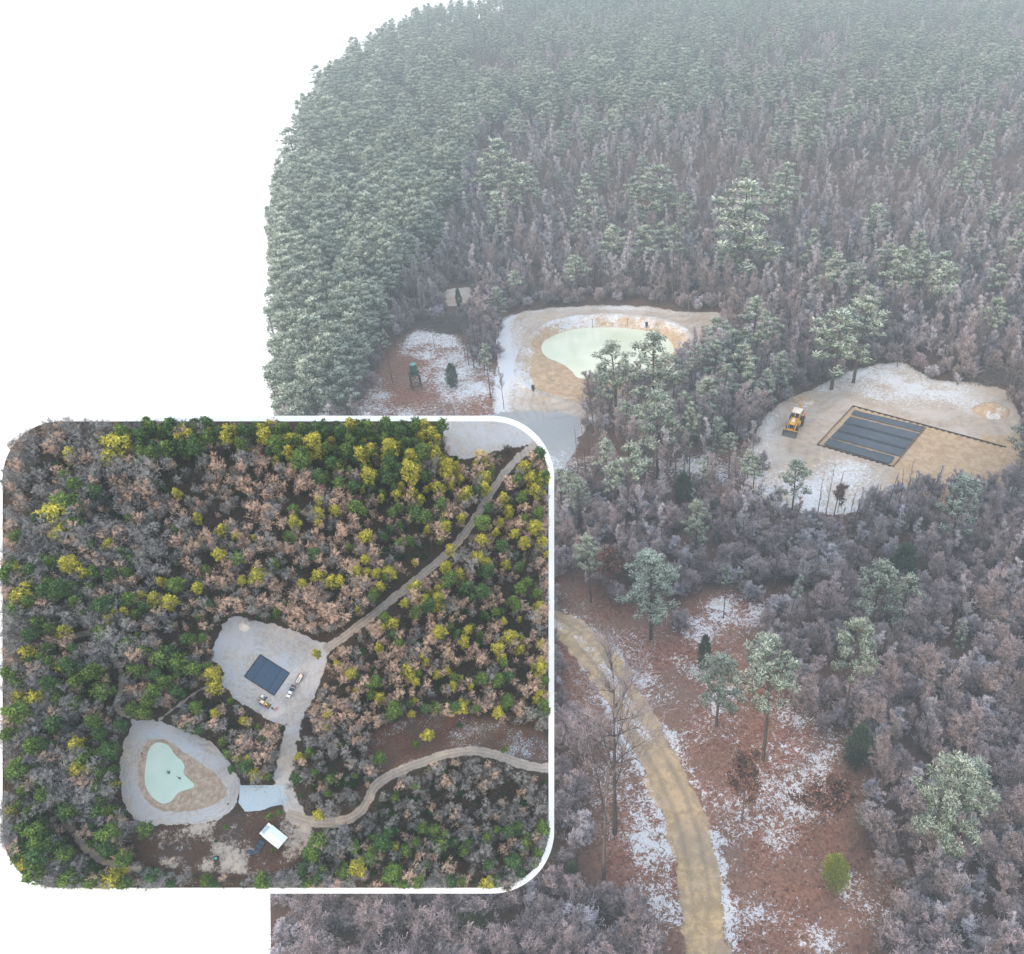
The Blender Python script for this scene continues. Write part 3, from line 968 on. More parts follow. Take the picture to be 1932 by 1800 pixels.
L_('cedar', CEDAR, 0, 1288, 945, 893, 1.1, 'cedar_tree', 'cedar', 'dark cedar at the wood edge left of the sandy clearing')
L_('cedar', CEDAR, 1, 1328, 1262, 1198, .6, 'cedar_tree', 'cedar', 'narrow dark cedar among thin stems above the small pale pine')
L_('evsh', EVSH, 0, 885, 1762, 1728, .8, 'evergreen_bush', 'bush', 'green bush in the brown brush along the bottom edge')
L_('evsh', EVSH, 0, 1080, 1658, 1632, .6, 'evergreen_bush', 'bush', 'small green bush in the brown brush left of the dirt road')
L_('tall', TALL, 0, 1160, 1572, 1262, .8, 'bare_tree', 'tree', 'tall bare tree with forked trunk on the snow left of the road')
L_('tall', TALL, 1, 1143, 1545, 1330, .7, 'bare_tree', 'tree', 'thinner bare tree close against the forked bare tree left of the road')
L_('slim', SLIM, 0, 1140, 1668, 1440, .9, 'bare_tree', 'tree', 'thin leafless sapling below the forked bare tree')
L_('russ', RUSS, 0, 1400, 1548, 1440, .62, 'russet_oak', 'tree', 'small oak holding rust red leaves right of the road')
L_('russ', RUSS, 1, 1550, 1552, 1478, 1.0, 'russet_oak', 'tree', 'small leaning oak with sparse russet twigs on the leaf litter')
L_('russ', RUSS, 0, 1580, 968, 922, .8, 'russet_oak', 'tree', 'dark red leaved sapling against the snow at the front of the sandy clearing')
L_('russ', RUSS, 1, 1162, 1110, 1045, 1.0, 'russet_oak', 'tree', 'rust coloured sapling left of the big full pine')
L_('pine', PINE, 6, 741, 722, 622, .55, pn, 'pine', 'thin pine with a bare pole trunk and tufted top left of the water tank', None, (0, -.03))
L_('pine', PINE, 3, 926, 752, 650, .7, pn, 'pine', 'lone frosted pine between the snowy clearing and the pond track')
L_('bare', BARE, 1, 951, 772, 690, .8, 'bare_tree', 'tree', 'bare tree at the near left corner of the pond track')
L_('pine', PINE, 0, 1232, 815, 632, 1.35, pn, 'pine', 'tallest frosted pine overlapping the pond from the front')
L_('pine', PINE, 1, 1163, 800, 650, 1.4, pn, 'pine', 'frosted pine overlapping the left part of the pond')
L_('pine', PINE, 4, 1135, 795, 690, 1.2, pn, 'pine', 'shorter frosted pine at the near left of the pond group')
L_('pine', PINE, 3, 1268, 800, 672, .75, pn, 'pine', 'slim frosted pine at the right end of the pond group')
L_('pine', PINE, 5, 1240, 905, 742, 1.15, pn, 'pine', 'tall broad frosted pine below the pond group')
L_('pine', PINE, 0, 1300, 900, 760, .6, pn, 'pine', 'narrow pine right of the tall broad pine below the pond')
L_('pine', PINE, 4, 1145, 935, 832, 1.1, pn, 'pine', 'frosted pine beside the snowy cross track near the white rim')
L_('pine', PINE, 3, 1405, 960, 848, .75, pn, 'pine', 'frosted pine at the left front corner of the sandy clearing')
L_('pine', PINE, 0, 1492, 985, 868, 1.1, pn, 'pine', 'frosted pine standing in front of the snowy part of the sandy clearing')
L_('pine', PINE, 2, 1790, 1035, 905, 1.2, pn, 'pine', 'frosted pine in front of the ochre part of the sandy clearing')
L_('nearp', NEARP, 0, 1312, 1048, 948, .9, pn, 'pine', 'full pale frosted pine in the grey brush above the big full pine')
L_('nearp', NEARP, 1, 1115, 1135, 1008, .8, pn, 'pine', 'frosted pine with drooping sides above the start of the road')
L_('pine', PINE, 6, 1365, 1165, 1068, .6, pn, 'pine', 'thin pine with a small tuft beside the frozen puddle')
L_('pine', PINE, 6, 1480, 1200, 1085, .55, pn, 'pine', 'thin curved pine right of the frozen puddle', None, (0, -.1))
L_('nearp', NEARP, 1, 1590, 1370, 1180, .75, pn, 'pine', 'olive tinged pine in the grey brush above the dark cone cedar')
L_('pine', PINE, 5, 1640, 1200, 1062, 1.1, pn, 'pine', 'frosted pine left of the pair in the middle of the grey brush')
L_('pine', PINE, 2, 1690, 1210, 1088, 1.0, pn, 'pine', 'drooping frosted pine below the dark brush cedar')
L_('pine', PINE, 0, 1930, 1010, 890, .8, pn, 'pine', 'green pine cut by the right edge beside the sandy clearing')
L_('pine', PINE, 1, 1925, 1370, 1222, .75, pn, 'pine', 'frosted pine cut by the right edge halfway down the brush')
L_('pine', PINE, 4, 1800, 1245, 1172, .6, pn, 'pine', 'small pine on a patch of red leaves in the grey brush')
L_('pine', PINE, 2, 1568, 735, 590, 1.7, pn, 'pine', 'broad frosted pine clump behind the left edge of the sandy clearing')
L_('pine', PINE, 0, 1610, 722, 560, 1.3, pn, 'pine', 'tall pine right behind the broad clump at the sandy clearing')
L_('pine', PINE, 3, 1484, 740, 680, .9, pn, 'pine', 'small leaning pine just left of the yellow backhoe clearing')
L_('pine', PINE, 1, 1432, 735, 585, .7, pn, 'pine', 'tall slim pine between the pond and the sandy clearing')
MID = [(1352, 700, 600), (1375, 720, 625), (1395, 560, 345), (1450, 550, 455), (1392, 555, 490), (1240, 455, 315), (1200, 445, 335), (1160, 540, 425), (1215, 545, 430), (1640, 490, 388), (1598, 600, 495),
       (1680, 590, 468), (1755, 590, 478), (1862, 610, 500), (1560, 545, 470), (1090, 575, 482), (942, 612, 545), (972, 580, 512), (955, 430, 268), (990, 440, 310), (850, 430, 328), (870, 440, 335),
       (1660, 560, 460), (1700, 600, 500), (1820, 530, 450), (1475, 430, 310), (1540, 600, 520), (1250, 520, 420), (1130, 470, 390), (1900, 560, 440), (1390, 480, 395), (1780, 560, 500), (1420, 660, 560), (1630, 640, 540), (1860, 470, 385)]
for k, (bx, by, ty) in enumerate(MID):
    L_('pine', PINE, k, bx, by, ty, 1.45, pn, 'pine', 'frosted pine rising from the grey bare wood behind the pond and clearing', 'pines scattered in the bare wood behind the clearings')
for k, (bx, by, ty) in enumerate([(1345, 760, 640), (1365, 800, 690), (1330, 830, 715), (1390, 770, 650), (1410, 800, 690), (1290, 830, 740), (1215, 870, 780), (1265, 880, 790), (1185, 860, 760), (1350, 880, 790), (1375, 900, 820),
                                  (1440, 790, 700), (1462, 770, 670), (1200, 930, 850), (1330, 940, 860), (1450, 700, 600), (1400, 720, 620), (1175, 770, 680), (1075, 975, 890), (1095, 990, 905), (1060, 960, 885), (1420, 930, 862), (1310, 760, 650)]):
    L_('pine', PINE, k, bx, by, ty, 1.05, pn, 'pine', 'frosted pine in the tall narrow stand between the pond and the sandy clearing', 'pines between the pond and the sandy clearing')
# thin stems against the sandy clearing
for k, (bx, by, ty) in enumerate([(1556, 985, 868), (1572, 980, 880), (1648, 985, 905), (1668, 990, 890), (1700, 1000, 862), (1712, 1005, 880), (1785, 990, 902), (1850, 1000, 925), (1540, 985, 895), (1600, 990, 915), (1760, 1005, 905), (1690, 995, 885),
                                  (885, 690, 600), (895, 695, 610), (905, 690, 598), (915, 700, 605), (878, 680, 600), (925, 702, 610), (820, 655, 600), (1110, 860, 775), (1090, 880, 800), (1105, 890, 790)]):
    L_('slim', SLIM, k, bx, by, ty, .8, 'bare_tree', 'tree', 'thin leafless pole tree at the edge of a clearing', 'thin pole trees along the clearing edges')

# --- filling the woods
CLEARP = [POND_TRACK[:10] + [(1290, 640), (1255, 700), (1240, 690), (1110, 700), (1108, 782), (1085, 840), (960, 830)], GRAVEL, [(672, 790), (700, 735), (760, 655), (800, 620), (865, 625), (880, 690), (930, 700), (945, 790)], CLEAR_S,
          [(1430, 860), (1435, 810), (1460, 775), (1520, 740), (1600, 708), (1690, 690), (1730, 705), (1765, 728), (1900, 745), (1932, 830), (1900, 925), (1800, 905), (1700, 905), (1530, 955), (1450, 930)],
          [(1052, 1100), (1110, 1125), (1175, 1160), (1280, 1200), (1300, 1170), (1320, 1120), (1390, 1115), (1440, 1150), (1430, 1230), (1450, 1290), (1490, 1350), (1580, 1400), (1605, 1500), (1640, 1600), (1690, 1750), (1690, 1900), (1280, 1900), (1230, 1700), (1120, 1640), (1100, 1520), (1130, 1400), (1045, 1320)]]
CLEARP = [smooth(p, 1) for p in CLEARP]
PINEREG = [[(300, 830), (655, 775), (672, 700), (730, 590), (800, 470), (850, 390), (880, 330), (905, 260), (1000, 215), (1150, 205), (1300, 215), (1450, 190), (1600, 215), (1800, 230), (2300, 240), (2300, -400), (300, -400)]]
MIXREG = [[(880, 330), (905, 260), (1000, 215), (1500, 190), (2300, 240), (2300, 300), (1500, 290), (1150, 280), (950, 300)]]

def tree_ok(x, y, h, slack=1.0):
    fr = np.array([0, .25, .5, .75, slack])
    px, py, d = proj(np.full(5, x), np.full(5, y), h * fr)
    ok = True
    for c in CLEARP:
        if (sdf(px, py, c) < 2).any(): return False
    return True

KEEPV = [(885, 1745, 34), (1080, 1648, 16), (1612, 1410, 22), (1690, 1075, 20), (1572, 1645, 24), (1288, 920, 16), (1328, 1228, 12), (1162, 1080, 16), (1580, 945, 12), (786, 712, 12), (741, 660, 8), (926, 690, 12),
         (855, 708, 14), (867, 562, 12), (850, 598, 40), (1868, 700, 30), (1365, 1100, 16), (1455, 1110, 14), (1800, 1205, 22), (1590, 1250, 24), (1640, 1110, 20), (1790, 960, 24), (1312, 990, 26), (1737, 1530, 50), (1115, 1060, 24), (1228, 1120, 50)]
def covers(x, y, h, rad_):
    px, py, d = proj(np.array([x, x]), np.array([y, y]), np.array([0, h]))
    w = rad_ * F / d.mean()
    for cx, cy, q in KEEPV:
        if abs(px.mean() - cx) < w + q * .7 and py[1] < cy + q * .6 and py[0] > cy + q * .3: return True
    return False
def build_forest():
    cand = []
    r = np.random.default_rng(5)
    # jittered rows, spacing by zone
    y = 24.0
    pts = []
    while y < YMAX - 10:
        sp_ = 3.3 if y < 230 else (4.3 if y < 420 else 6.0)
        xl, xr = float(xleft(np.array(y))), float(xright(np.array(y)))
        n = int((xr - xl) / sp_)
        xs = xl + (np.arange(n) + r.uniform(0, 1, n)) * sp_
        pts.append(np.stack([xs, y + r.uniform(-.5, .5, n) * sp_], -1))
        y += sp_ * .9
    pts = np.concatenate(pts)
    x, yy = pts[:, 0], pts[:, 1]
    px0, py0, _ = proj(x, yy, 0 * x)
    pxt, pyt, dt = proj(x, yy, 0 * x + 11.0)
    pxm, pym, _ = proj(x, yy, 0 * x + 7.0)
    radpx = F / dt
    ok = in_outline(pxt - radpx * .6, pyt - radpx * .6, 0) & (x > xleft(yy) + .5)
    ok |= (pym > 1660) & in_outline(pxt - radpx * .6, pyt, 0) & (x > xleft(yy) + .3)
    wide = in_outline(pxt - radpx * 4.4, pyt - radpx * 1.5, 0) & in_outline(pxt - radpx * 2.0, pyt - radpx * 5.5, 0)
    ok &= (pyt < 1990)
    # trees only where the photograph can see them (and a little round it)
    ok &= (pxt < 2330)
    ispine = np.zeros(len(x), bool)
    n3 = fbm(x, yy, 30, 91, 3)
    dreg = sdf(pxm, pym, PINEREG[0])
    ispine = dreg + (fbm(x, yy, 14, 12, 3) - .5) * 60 < 0
    ispine &= ~((pym < 330) & (px0 > 900) & (fbm(x, yy, 45, 191, 3) > .51) & (r.uniform(0, 1, len(x)) < .85))
    ispine &= py0 < 1000
    dmix = sdf(pxm, pym, MIXREG[0]) < 0
    u = r.uniform(0, 1, len(x))
    ispine = np.where(dmix, u < .20 + (n3 - .5) * .8, ispine)
    ispine |= (~ispine & (u < .02 + (py0 < 520) * .01 + .03 * (py0 < 360)))
    ispine &= ~((ispine) & (u > .985))
    ispine &= py0 < 1000
    # bare pockets in the stand
    # the plinth of the small model stands here: nothing under it
    hid = (px0 < 1030) & (py0 > 830) & (py0 < 1640) & (pyt > 800)
    kk = (5.0 - TO.z) / TN.z
    fx, fy = TO.x + TN.x * kk, TO.y + TN.y * kk
    hid &= (pxt > 480)
    ok &= ~(hid & (((x - fx) ** 2 + (yy - fy) ** 2 < 169) | (sdf(x, yy, wl_road, False) < 5) | (sdf(px0, py0, GRAVEL) < 4)))
    # near woods: large numbers of young stems, thinner towards the clearings
    keep = []
    idx = np.nonzero(ok)[0]
    LX = np.array(LISTED)
    for i in idx:
        if yy[i] < 260:
            dd = np.min((LX[:, 0] - x[i]) ** 2 + (LX[:, 1] - yy[i]) ** 2)
            if dd < 2.0: continue
            if not ispine[i] and r.random() < (.10 if py0[i] < 960 else .24): continue
            if 1045 < px0[i] < 1425 and 838 < py0[i] < 975 and r.random() < .38: continue
            base = 15.5 if ispine[i] else 10.5
            h = base * (.72 + .42 * r.random())
            if not ispine[i] and py0[i] > 960: h *= .86
            if not ispine[i] and py0[i] > 1600 : h *= .8
            placed = False
            for q in (1, .7, .5, .33):
                if tree_ok(x[i], yy[i], h * q, .8 if not ispine[i] else 1.0):
                    h *= q; placed = True; break
            if not placed: continue
            if covers(x[i], yy[i], h, 1.3):
                if covers(x[i], yy[i], h * .4, 1.0): continue
                h *= .4
            if ispine[i] and h < 6: continue
        else:
            if n3[i] < .43 and r.random() < .5: continue
            h = (15 if ispine[i] else 12) * (.5 + .7 * r.random())
        if hid[i]: wide[i] = True
        wf = 1.0 if wide[i] else -1.0
        if not wide[i]: h = min(h, 14.5)
        keep.append((x[i], yy[i], h, bool(ispine[i]), wf, bool(hid[i]) or pxm[i] > 1990))
    return keep

forest = build_forest()
print('forest', len(forest))
big = []
edge_trees = [t for t in forest if t[4] < 0]
forest = [t for t in forest if t[4] > 0]
unseen = [t for t in forest if t[5]]
forest = [t for t in forest if not t[5]]
pines = sorted([t for t in forest if t[3]], key=lambda t: -t[2] / math.hypot(t[1], CAMH))
bares = sorted([t for t in forest if not t[3]], key=lambda t: -t[2] / math.hypot(t[1], CAMH))
print('pines', len(pines), 'bares', len(bares))
XY = np.array([[t[0], t[1]] for t in forest]); HZ = height(XY[:, 0], XY[:, 1])
zof = {(t[0], t[1]): z for t, z in zip(forest, HZ)}
nlist_p = 84
rest = {'pine': [t for t in unseen if t[3]], 'bare': [t for t in unseen if not t[3]], 'shrub': []}
for k, t in enumerate(pines):
    if k < 215:
        i = random.randrange(len(PINE))
        near_ = t[1] < 85
        if near_: i %= 2
        pk, pp = ('nearp', NEARP) if near_ else ('pine', PINE)
        e, o, o2 = plant(pk, pp, i, t[0], t[1], zof[(t[0], t[1])] - .1, t[2], random.uniform(0, 6.28), random.uniform(.9, 1.2) * t[4], None, 'frosted_pine', (random.uniform(-.04, .04), random.uniform(-.04, .04)))
        register(pk, i, o, o2)
        px = proj(t[0], t[1], 8)[0]; py = proj(t[0], t[1], 8)[1]
        if px < 960 and py < 800: tag(e, 'frosted pine in the dense stand filling the upper left', 'pine', 'pines of the dense left stand')
        elif py > 800: tag(e, 'frosted pine scattered in the near grey brush', 'pine', 'pines scattered in the near brush')
        else: tag(e, 'frosted pine in the hazy wood beyond the pond', 'pine', 'pines in the far mixed wood')
    else: rest['pine'].append(t)
for k, t in enumerate(bares):
    if k < 265:
        i = random.randrange(len(BARE))
        if i < 4 and random.random() < .6: i += 4
        e, o, o2 = plant('bare', BARE, i, t[0], t[1], zof[(t[0], t[1])] - .1, t[2], random.uniform(0, 6.28), random.uniform(.8, 1.2) * t[4], None, 'bare_tree', (random.uniform(-.05, .05), random.uniform(-.05, .05)))
        register('bare', i, o, o2)
        tag(e, 'leafless grey tree with frosted twigs in the near woods', 'tree', 'bare trees of the near woods')
    else: rest['bare'].append(t)

# trees on the cut edge of the plot: leaves and twigs beyond the edge are cut off, as the block is
def proto_arrays(me, cache={}):
    if me.name in cache: return cache[me.name]
    v = np.zeros(len(me.vertices) * 3, np.float32); me.vertices.foreach_get('co', v)
    q = np.zeros(len(me.polygons) * 4, np.int32); me.loops.foreach_get('vertex_index', q)
    fr = np.zeros(len(me.vertices), np.float32)
    if 'frost' in me.attributes: me.attributes['frost'].data.foreach_get('value', fr)
    cache[me.name] = (v.reshape(-1, 3).astype(float), q.reshape(-1, 4), fr, me.materials[0])
    return cache[me.name]
def cut_mass(name, label, cat, items, inside, frame=None):
    Vs, Fs, As, Ms, mats, nv = [], [], [], [], [], 0
    for (pr, i, x, y, z, h, w) in items:
        t, c, H = pr[i]; k = h / H; a = rng.uniform(0, 6.28); ca, sa = math.cos(a), math.sin(a)
        for me in (t, c):
            v, q, fr, mt = proto_arrays(me)
            X = (v[:, 0] * ca - v[:, 1] * sa) * k * w + x; Y = (v[:, 0] * sa + v[:, 1] * ca) * k * w + y; Z = v[:, 2] * k + z
            P3 = np.stack([X, Y, Z], -1); cen_ = P3[q].mean(1)
            q = q[inside(cen_[:, 0], cen_[:, 1])]
            if not len(q): continue
            used, inv = np.unique(q, return_inverse=True)
            if mt not in mats: mats.append(mt)
            Vs.append(P3[used]); Fs.append(inv.reshape(-1, 4) + nv); As.append(fr[used]); Ms.append(np.full(len(q), mats.index(mt))); nv += len(used)
    me = mesh_np(name, np.concatenate(Vs), np.concatenate(Fs), mats, np.concatenate(Ms), False, dict(frost=np.concatenate(As)))
    o = link(name, me); tag(o, label, cat, None, 'stuff')
    if frame is not None: o.matrix_world = frame
    return o
ez = height(np.array([t[0] for t in edge_trees]), np.array([t[1] for t in edge_trees]))
cut_mass('forest_edge', 'trees cut off along the curved left edge of the large landscape', 'forest',
         [((PINE, random.randrange(7)) if t[3] else (BARE, random.randrange(8))) + (t[0], t[1], float(z) - .1, t[2], random.uniform(.95, 1.2)) for t, z in zip(edge_trees, ez)],
         lambda x, y: x > xleft(y))

# a few low shrubs one by one, the rest as undergrowth
def shrub_points():
    r = np.random.default_rng(15)
    n = 9000
    yy = 28 + (r.uniform(0, 1, n) ** 1.1) * 210
    xl, xr = xleft(yy), xright(yy)
    x = xl + r.uniform(0, 1, n) * (xr - xl)
    px0, py0, _ = proj(x, yy, 0 * x); px1, py1, _ = proj(x, yy, 0 * x + 2.5)
    ok = (x > xl + 1) & in_outline(px1, py1, 4) & (px1 < 2050) & (py1 < 1950)
    ok &= ~((px0 < 1030) & (py0 > 830) & (py0 < 1640))
    for c in CLEARP:
        ok &= (sdf(px0, py0, c) > 3) & (sdf(px1, py1, c) > 0)
    ok &= ~((px0 > 1045) & (px0 < 1425) & (py0 > 838) & (py0 < 930))
    x, yy = x[ok], yy[ok]
    kp = np.array([not covers(a, b, 2.8, 1.3) for a, b in zip(x, yy)])
    return x[kp], yy[kp]
sx, sy = shrub_points(); sz = height(sx, sy)
order = np.argsort(np.hypot(sy, CAMH))
print('shrubs', len(sx))
for k, i in enumerate(order):
    h = random.uniform(1.6, 3.6)
    if k < 90:
        j = random.randrange(3)
        e, o, o2 = plant('shrub', SHRUB, j, sx[i], sy[i], sz[i] - .05, h, random.uniform(0, 6.28), random.uniform(.9, 1.3), None, 'bare_shrub')
        register('shrub', j, o, o2)
        tag(e, 'low leafless shrub in the brown brush at the near edge', 'shrub', 'low bare shrubs in the near brush')
    else: rest['shrub'].append((sx[i], sy[i], h, False))

# ------------------------------------------------------------------ mass planting (geometry nodes, one object each)
def mass(name, label, cat, key, protos, pts, wr=(.85, 1.2), frame=None, zf=None):
    if not pts: return
    n = len(pts)
    me = bpy.data.meshes.new(name)
    A = np.array([[p[0], p[1], 0] for p in pts], float)
    A[:, 2] = (zf(A[:, 0], A[:, 1]) if zf else 0)
    me.vertices.add(n); me.vertices.foreach_set('co', A.astype(np.float32).ravel())
    avail = [i for i in range(len(protos)) if (key, i) in FIRST]
    idx = rng.integers(0, len(avail), n)
    Hs = np.array([protos[avail[j]][2] for j in idx])
    k = np.array([p[2] for p in pts]) / Hs
    w = k * rng.uniform(wr[0], wr[1], n)
    if len(pts[0]) >= 5 and not isinstance(pts[0][4], str): w = w * np.array([q[4] for q in pts])
    if key == 'bare' and zf is height:
        nearb = (A[:, 1] < 150) & (rng.uniform(0, 1, n) < .7) & (idx < 4)
        idx = np.where(nearb, 4 + idx % 4, idx)
    a = me.attributes.new('pick', 'INT', 'POINT'); a.data.foreach_set('value', idx.astype(np.int32))
    S = np.stack([w, w, k], -1).astype(np.float32)
    a = me.attributes.new('scl', 'FLOAT_VECTOR', 'POINT'); a.data.foreach_set('vector', S.ravel())
    Rr = np.stack([rng.uniform(-.05, .05, n), rng.uniform(-.05, .05, n), rng.uniform(0, 6.28, n)], -1).astype(np.float32)
    a = me.attributes.new('rot', 'FLOAT_VECTOR', 'POINT'); a.data.foreach_set('vector', Rr.ravel())
    o = link(name, me)
    tag(o, label, cat, None, 'stuff')
    if frame is not None: o.matrix_world = frame
    g = bpy.data.node_groups.new(name, 'GeometryNodeTree')
    g.interface.new_socket('Geometry', in_out='INPUT', socket_type='NodeSocketGeometry')
    g.interface.new_socket('Geometry', in_out='OUTPUT', socket_type='NodeSocketGeometry')
    gi = g.nodes.new('NodeGroupInput'); go = g.nodes.new('NodeGroupOutput')
    jn = g.nodes.new('GeometryNodeJoinGeometry')
    # join order is reversed by link order: link in reverse so that index matches
    insts = []
    for j in avail:
        jj = g.nodes.new('GeometryNodeJoinGeometry')
        for ob in FIRST[(key, j)]:
            oi = g.nodes.new('GeometryNodeObjectInfo'); oi.transform_space = 'ORIGINAL'
            oi.inputs['Object'].default_value = ob
            g.links.new(oi.outputs['Geometry'], jj.inputs[0])
        gt = g.nodes.new('GeometryNodeGeometryToInstance')
        g.links.new(jj.outputs[0], gt.inputs[0])
        insts.append(gt)
    for gt in insts: g.links.new(gt.outputs[0], jn.inputs[0])
    ip = g.nodes.new('GeometryNodeInstanceOnPoints')
    ip.inputs['Pick Instance'].default_value = True
    def attr(nm, ty):
        x = g.nodes.new('GeometryNodeInputNamedAttribute'); x.data_type = ty
        x.inputs['Name'].default_value = nm
        return x.outputs['Attribute']
    g.links.new(gi.outputs[0], ip.inputs['Points'])
    g.links.new(jn.outputs[0], ip.inputs['Instance'])
    g.links.new(attr('pick', 'INT'), ip.inputs['Instance Index'])
    er = g.nodes.new('FunctionNodeEulerToRotation')
    g.links.new(attr('rot', 'FLOAT_VECTOR'), er.inputs[0])
    g.links.new(er.outputs[0], ip.inputs['Rotation'])
    g.links.new(attr('scl', 'FLOAT_VECTOR'), ip.inputs['Scale'])
    g.links.new(ip.outputs[0], go.inputs[0])
    md = o.modifiers.new('planting', 'NODES'); md.node_group = g
    return o

mass('pine_forest', 'mass of frosted pines fading into haze at the top', 'forest', 'pine', PINE, rest['pine'], (.8, 1.45), zf=height)
mass('bare_forest', 'mass of leafless lilac grey trees beyond the pond and clearing', 'forest', 'bare', BARE, rest['bare'], (.8, 1.25), zf=height)
mass('undergrowth', 'low leafless brush under and between the trees', 'undergrowth', 'shrub', SHRUB, rest['shrub'], (1.0, 1.5), zf=height)

# ================================================================== OBJECTS OF THE MAIN LANDSCAPE
def bil(quad, s, t):
    A, B, C, D = [np.array(q) for q in quad]      # A->B is s, A->D is t
    return (A * (1 - s) + B * s) * (1 - t) + (D * (1 - s) + C * s) * t

def sheet(name, quad, z, mat, parent, amp=.05, nx=60, ny=20, seed=3, drop=0.0):
    s, t = np.meshgrid(np.linspace(0, 1, nx), np.linspace(0, 1, ny), indexing='ij')
    s, t = s.ravel(), t.ravel()
    A, B, C, D = [np.array(q) for q in quad]
    p = (A * (1 - s)[:, None] + B * s[:, None]) * (1 - t)[:, None] + (D * (1 - s)[:, None] + C * s[:, None]) * t[:, None]
    e = np.minimum(np.minimum(s, 1 - s) * 12, np.minimum(t, 1 - t) * 6)
    p = p + (np.stack([fbm(s * 30, t * 9, 2, seed), fbm(s * 30, t * 9, 2, seed + 5)], -1) - .5) * .25 * (e < .5)[:, None] * min(1, amp * 20)
    zz = z + (fbm(s * 40, t * 14, 4, seed, 4) - .45) * amp + .03 * (e < .2) * amp * 20
    idx = np.arange(nx * ny).reshape(nx, ny)
    Fq = np.stack([idx[:-1, :-1], idx[1:, :-1], idx[1:, 1:], idx[:-1, 1:]], -1).reshape(-1, 4)
    V = np.stack([p[:, 0], p[:, 1], zz], -1)
    me = mesh_np(name, V, Fq, mat, None, True)
    if me.polygons[0].normal.z < 0: me.flip_normals()
    return link(name, me, parent)

LQ = [P(*q) for q in LINER]
LQ = [np.array([float(a), float(b)]) for a, b in LQ]
liner = empty('pond_liner', (0, 0, 0))
tag(liner, 'black plastic liner laid in overlapping strips in the dug rectangle', 'liner')
for t0, t1, s0, s1, sd in ((.035, .165, .035, .985, 3), (.205, .765, .045, .985, 11), (.805, .965, .04, .93, 23)):
    q = [bil(LQ, s0, t0), bil(LQ, s1, t0), bil(LQ, s1, t1), bil(LQ, s0, t1)]
    sh = sheet('liner_strip', q, -.30, M['tarp'], liner, .10 if t0 < .7 else .22, 90, 30, sd)
for t0 in (.36, .385, .57, .595):
    q = [bil(LQ, .05, t0), bil(LQ, .98, t0), bil(LQ, .98, t0 + .010), bil(LQ, .05, t0 + .010)]
    sheet('seam', q, -.235, M['black'], liner, .02, 60, 2, 7)

def plank_line(name, a, b, z0, z1, th, mat, label, cat):
    m = MB(); a = Vector((*a, 0)); b = Vector((*b, 0)); L = (b - a).length; d = (b - a).normalized()
    n = max(1, int(L / 3.6))
    ang = math.atan2(d.y, d.x)
    for i in range(n):
        c = a + d * (L * (i + .5) / n)
        m.box((c.x, c.y, (z0 + z1) / 2 + random.uniform(-.015, .015)), (L / n - .03, th, z1 - z0), Matrix.Rotation(ang + random.uniform(-.004, .004), 3, 'Z'))
        m.box((c.x, c.y, (z0 + z1) / 2 - .05), (.07, th * 2.2, (z1 - z0) * 1.1), Matrix.Rotation(ang, 3, 'Z'))
    o = m.build(name, mat); tag(o, label, cat); return o
pw = [np.array([float(v) for v in P(*q)]) for q in PIT]
plank_line('board_edging', pw[0], pw[1], -.40, .06, .07, M['wood'], 'long dark board edging along the far side of the dug rectangle', 'edging')
plank_line('board_edging', pw[0], pw[4], -.40, .05, .07, M['board'], 'dark board edging down the left end of the black liner', 'edging')
plank_line('board_edging', pw[4], pw[3], -.40, .05, .07, M['wood'], 'dark board edging along the near side of the black liner', 'edging')
plank_line('board_edging', bil(LQ, 1.0, 0.01), bil(LQ, .985, .99), -.40, -.12, .10, M['board'], 'brown board dividing the black liner from the bare ochre half', 'edging')

def wheel(parent, x, y, r, w, hubm, treads=True):
    m = MB(); m.lathe([(r * .55, -w / 2), (r * .9, -w / 2), (r, -w * .3), (r, w * .3), (r * .9, w / 2), (r * .55, w / 2)], 24, (x, y, r), 'y')
    if treads:
        for k in range(16):
            a = 2 * math.pi * k / 16
            m.box((x + math.cos(a) * r, y, r + math.sin(a) * r), (.06, w * .9, .12), Matrix.Rotation(-a, 3, 'Y'))
    wr = m.build('wheel', M['rubber'], parent)
    h = MB(); h.lathe([(.05, -w * .42), (r * .5, -w * .40), (r * .56, -w * .2), (r * .56, w * .2), (r * .5, w * .40), (.05, w * .42)], 20, (x, y, r), 'y')
    h.build('rim', hubm, wr)
    return wr

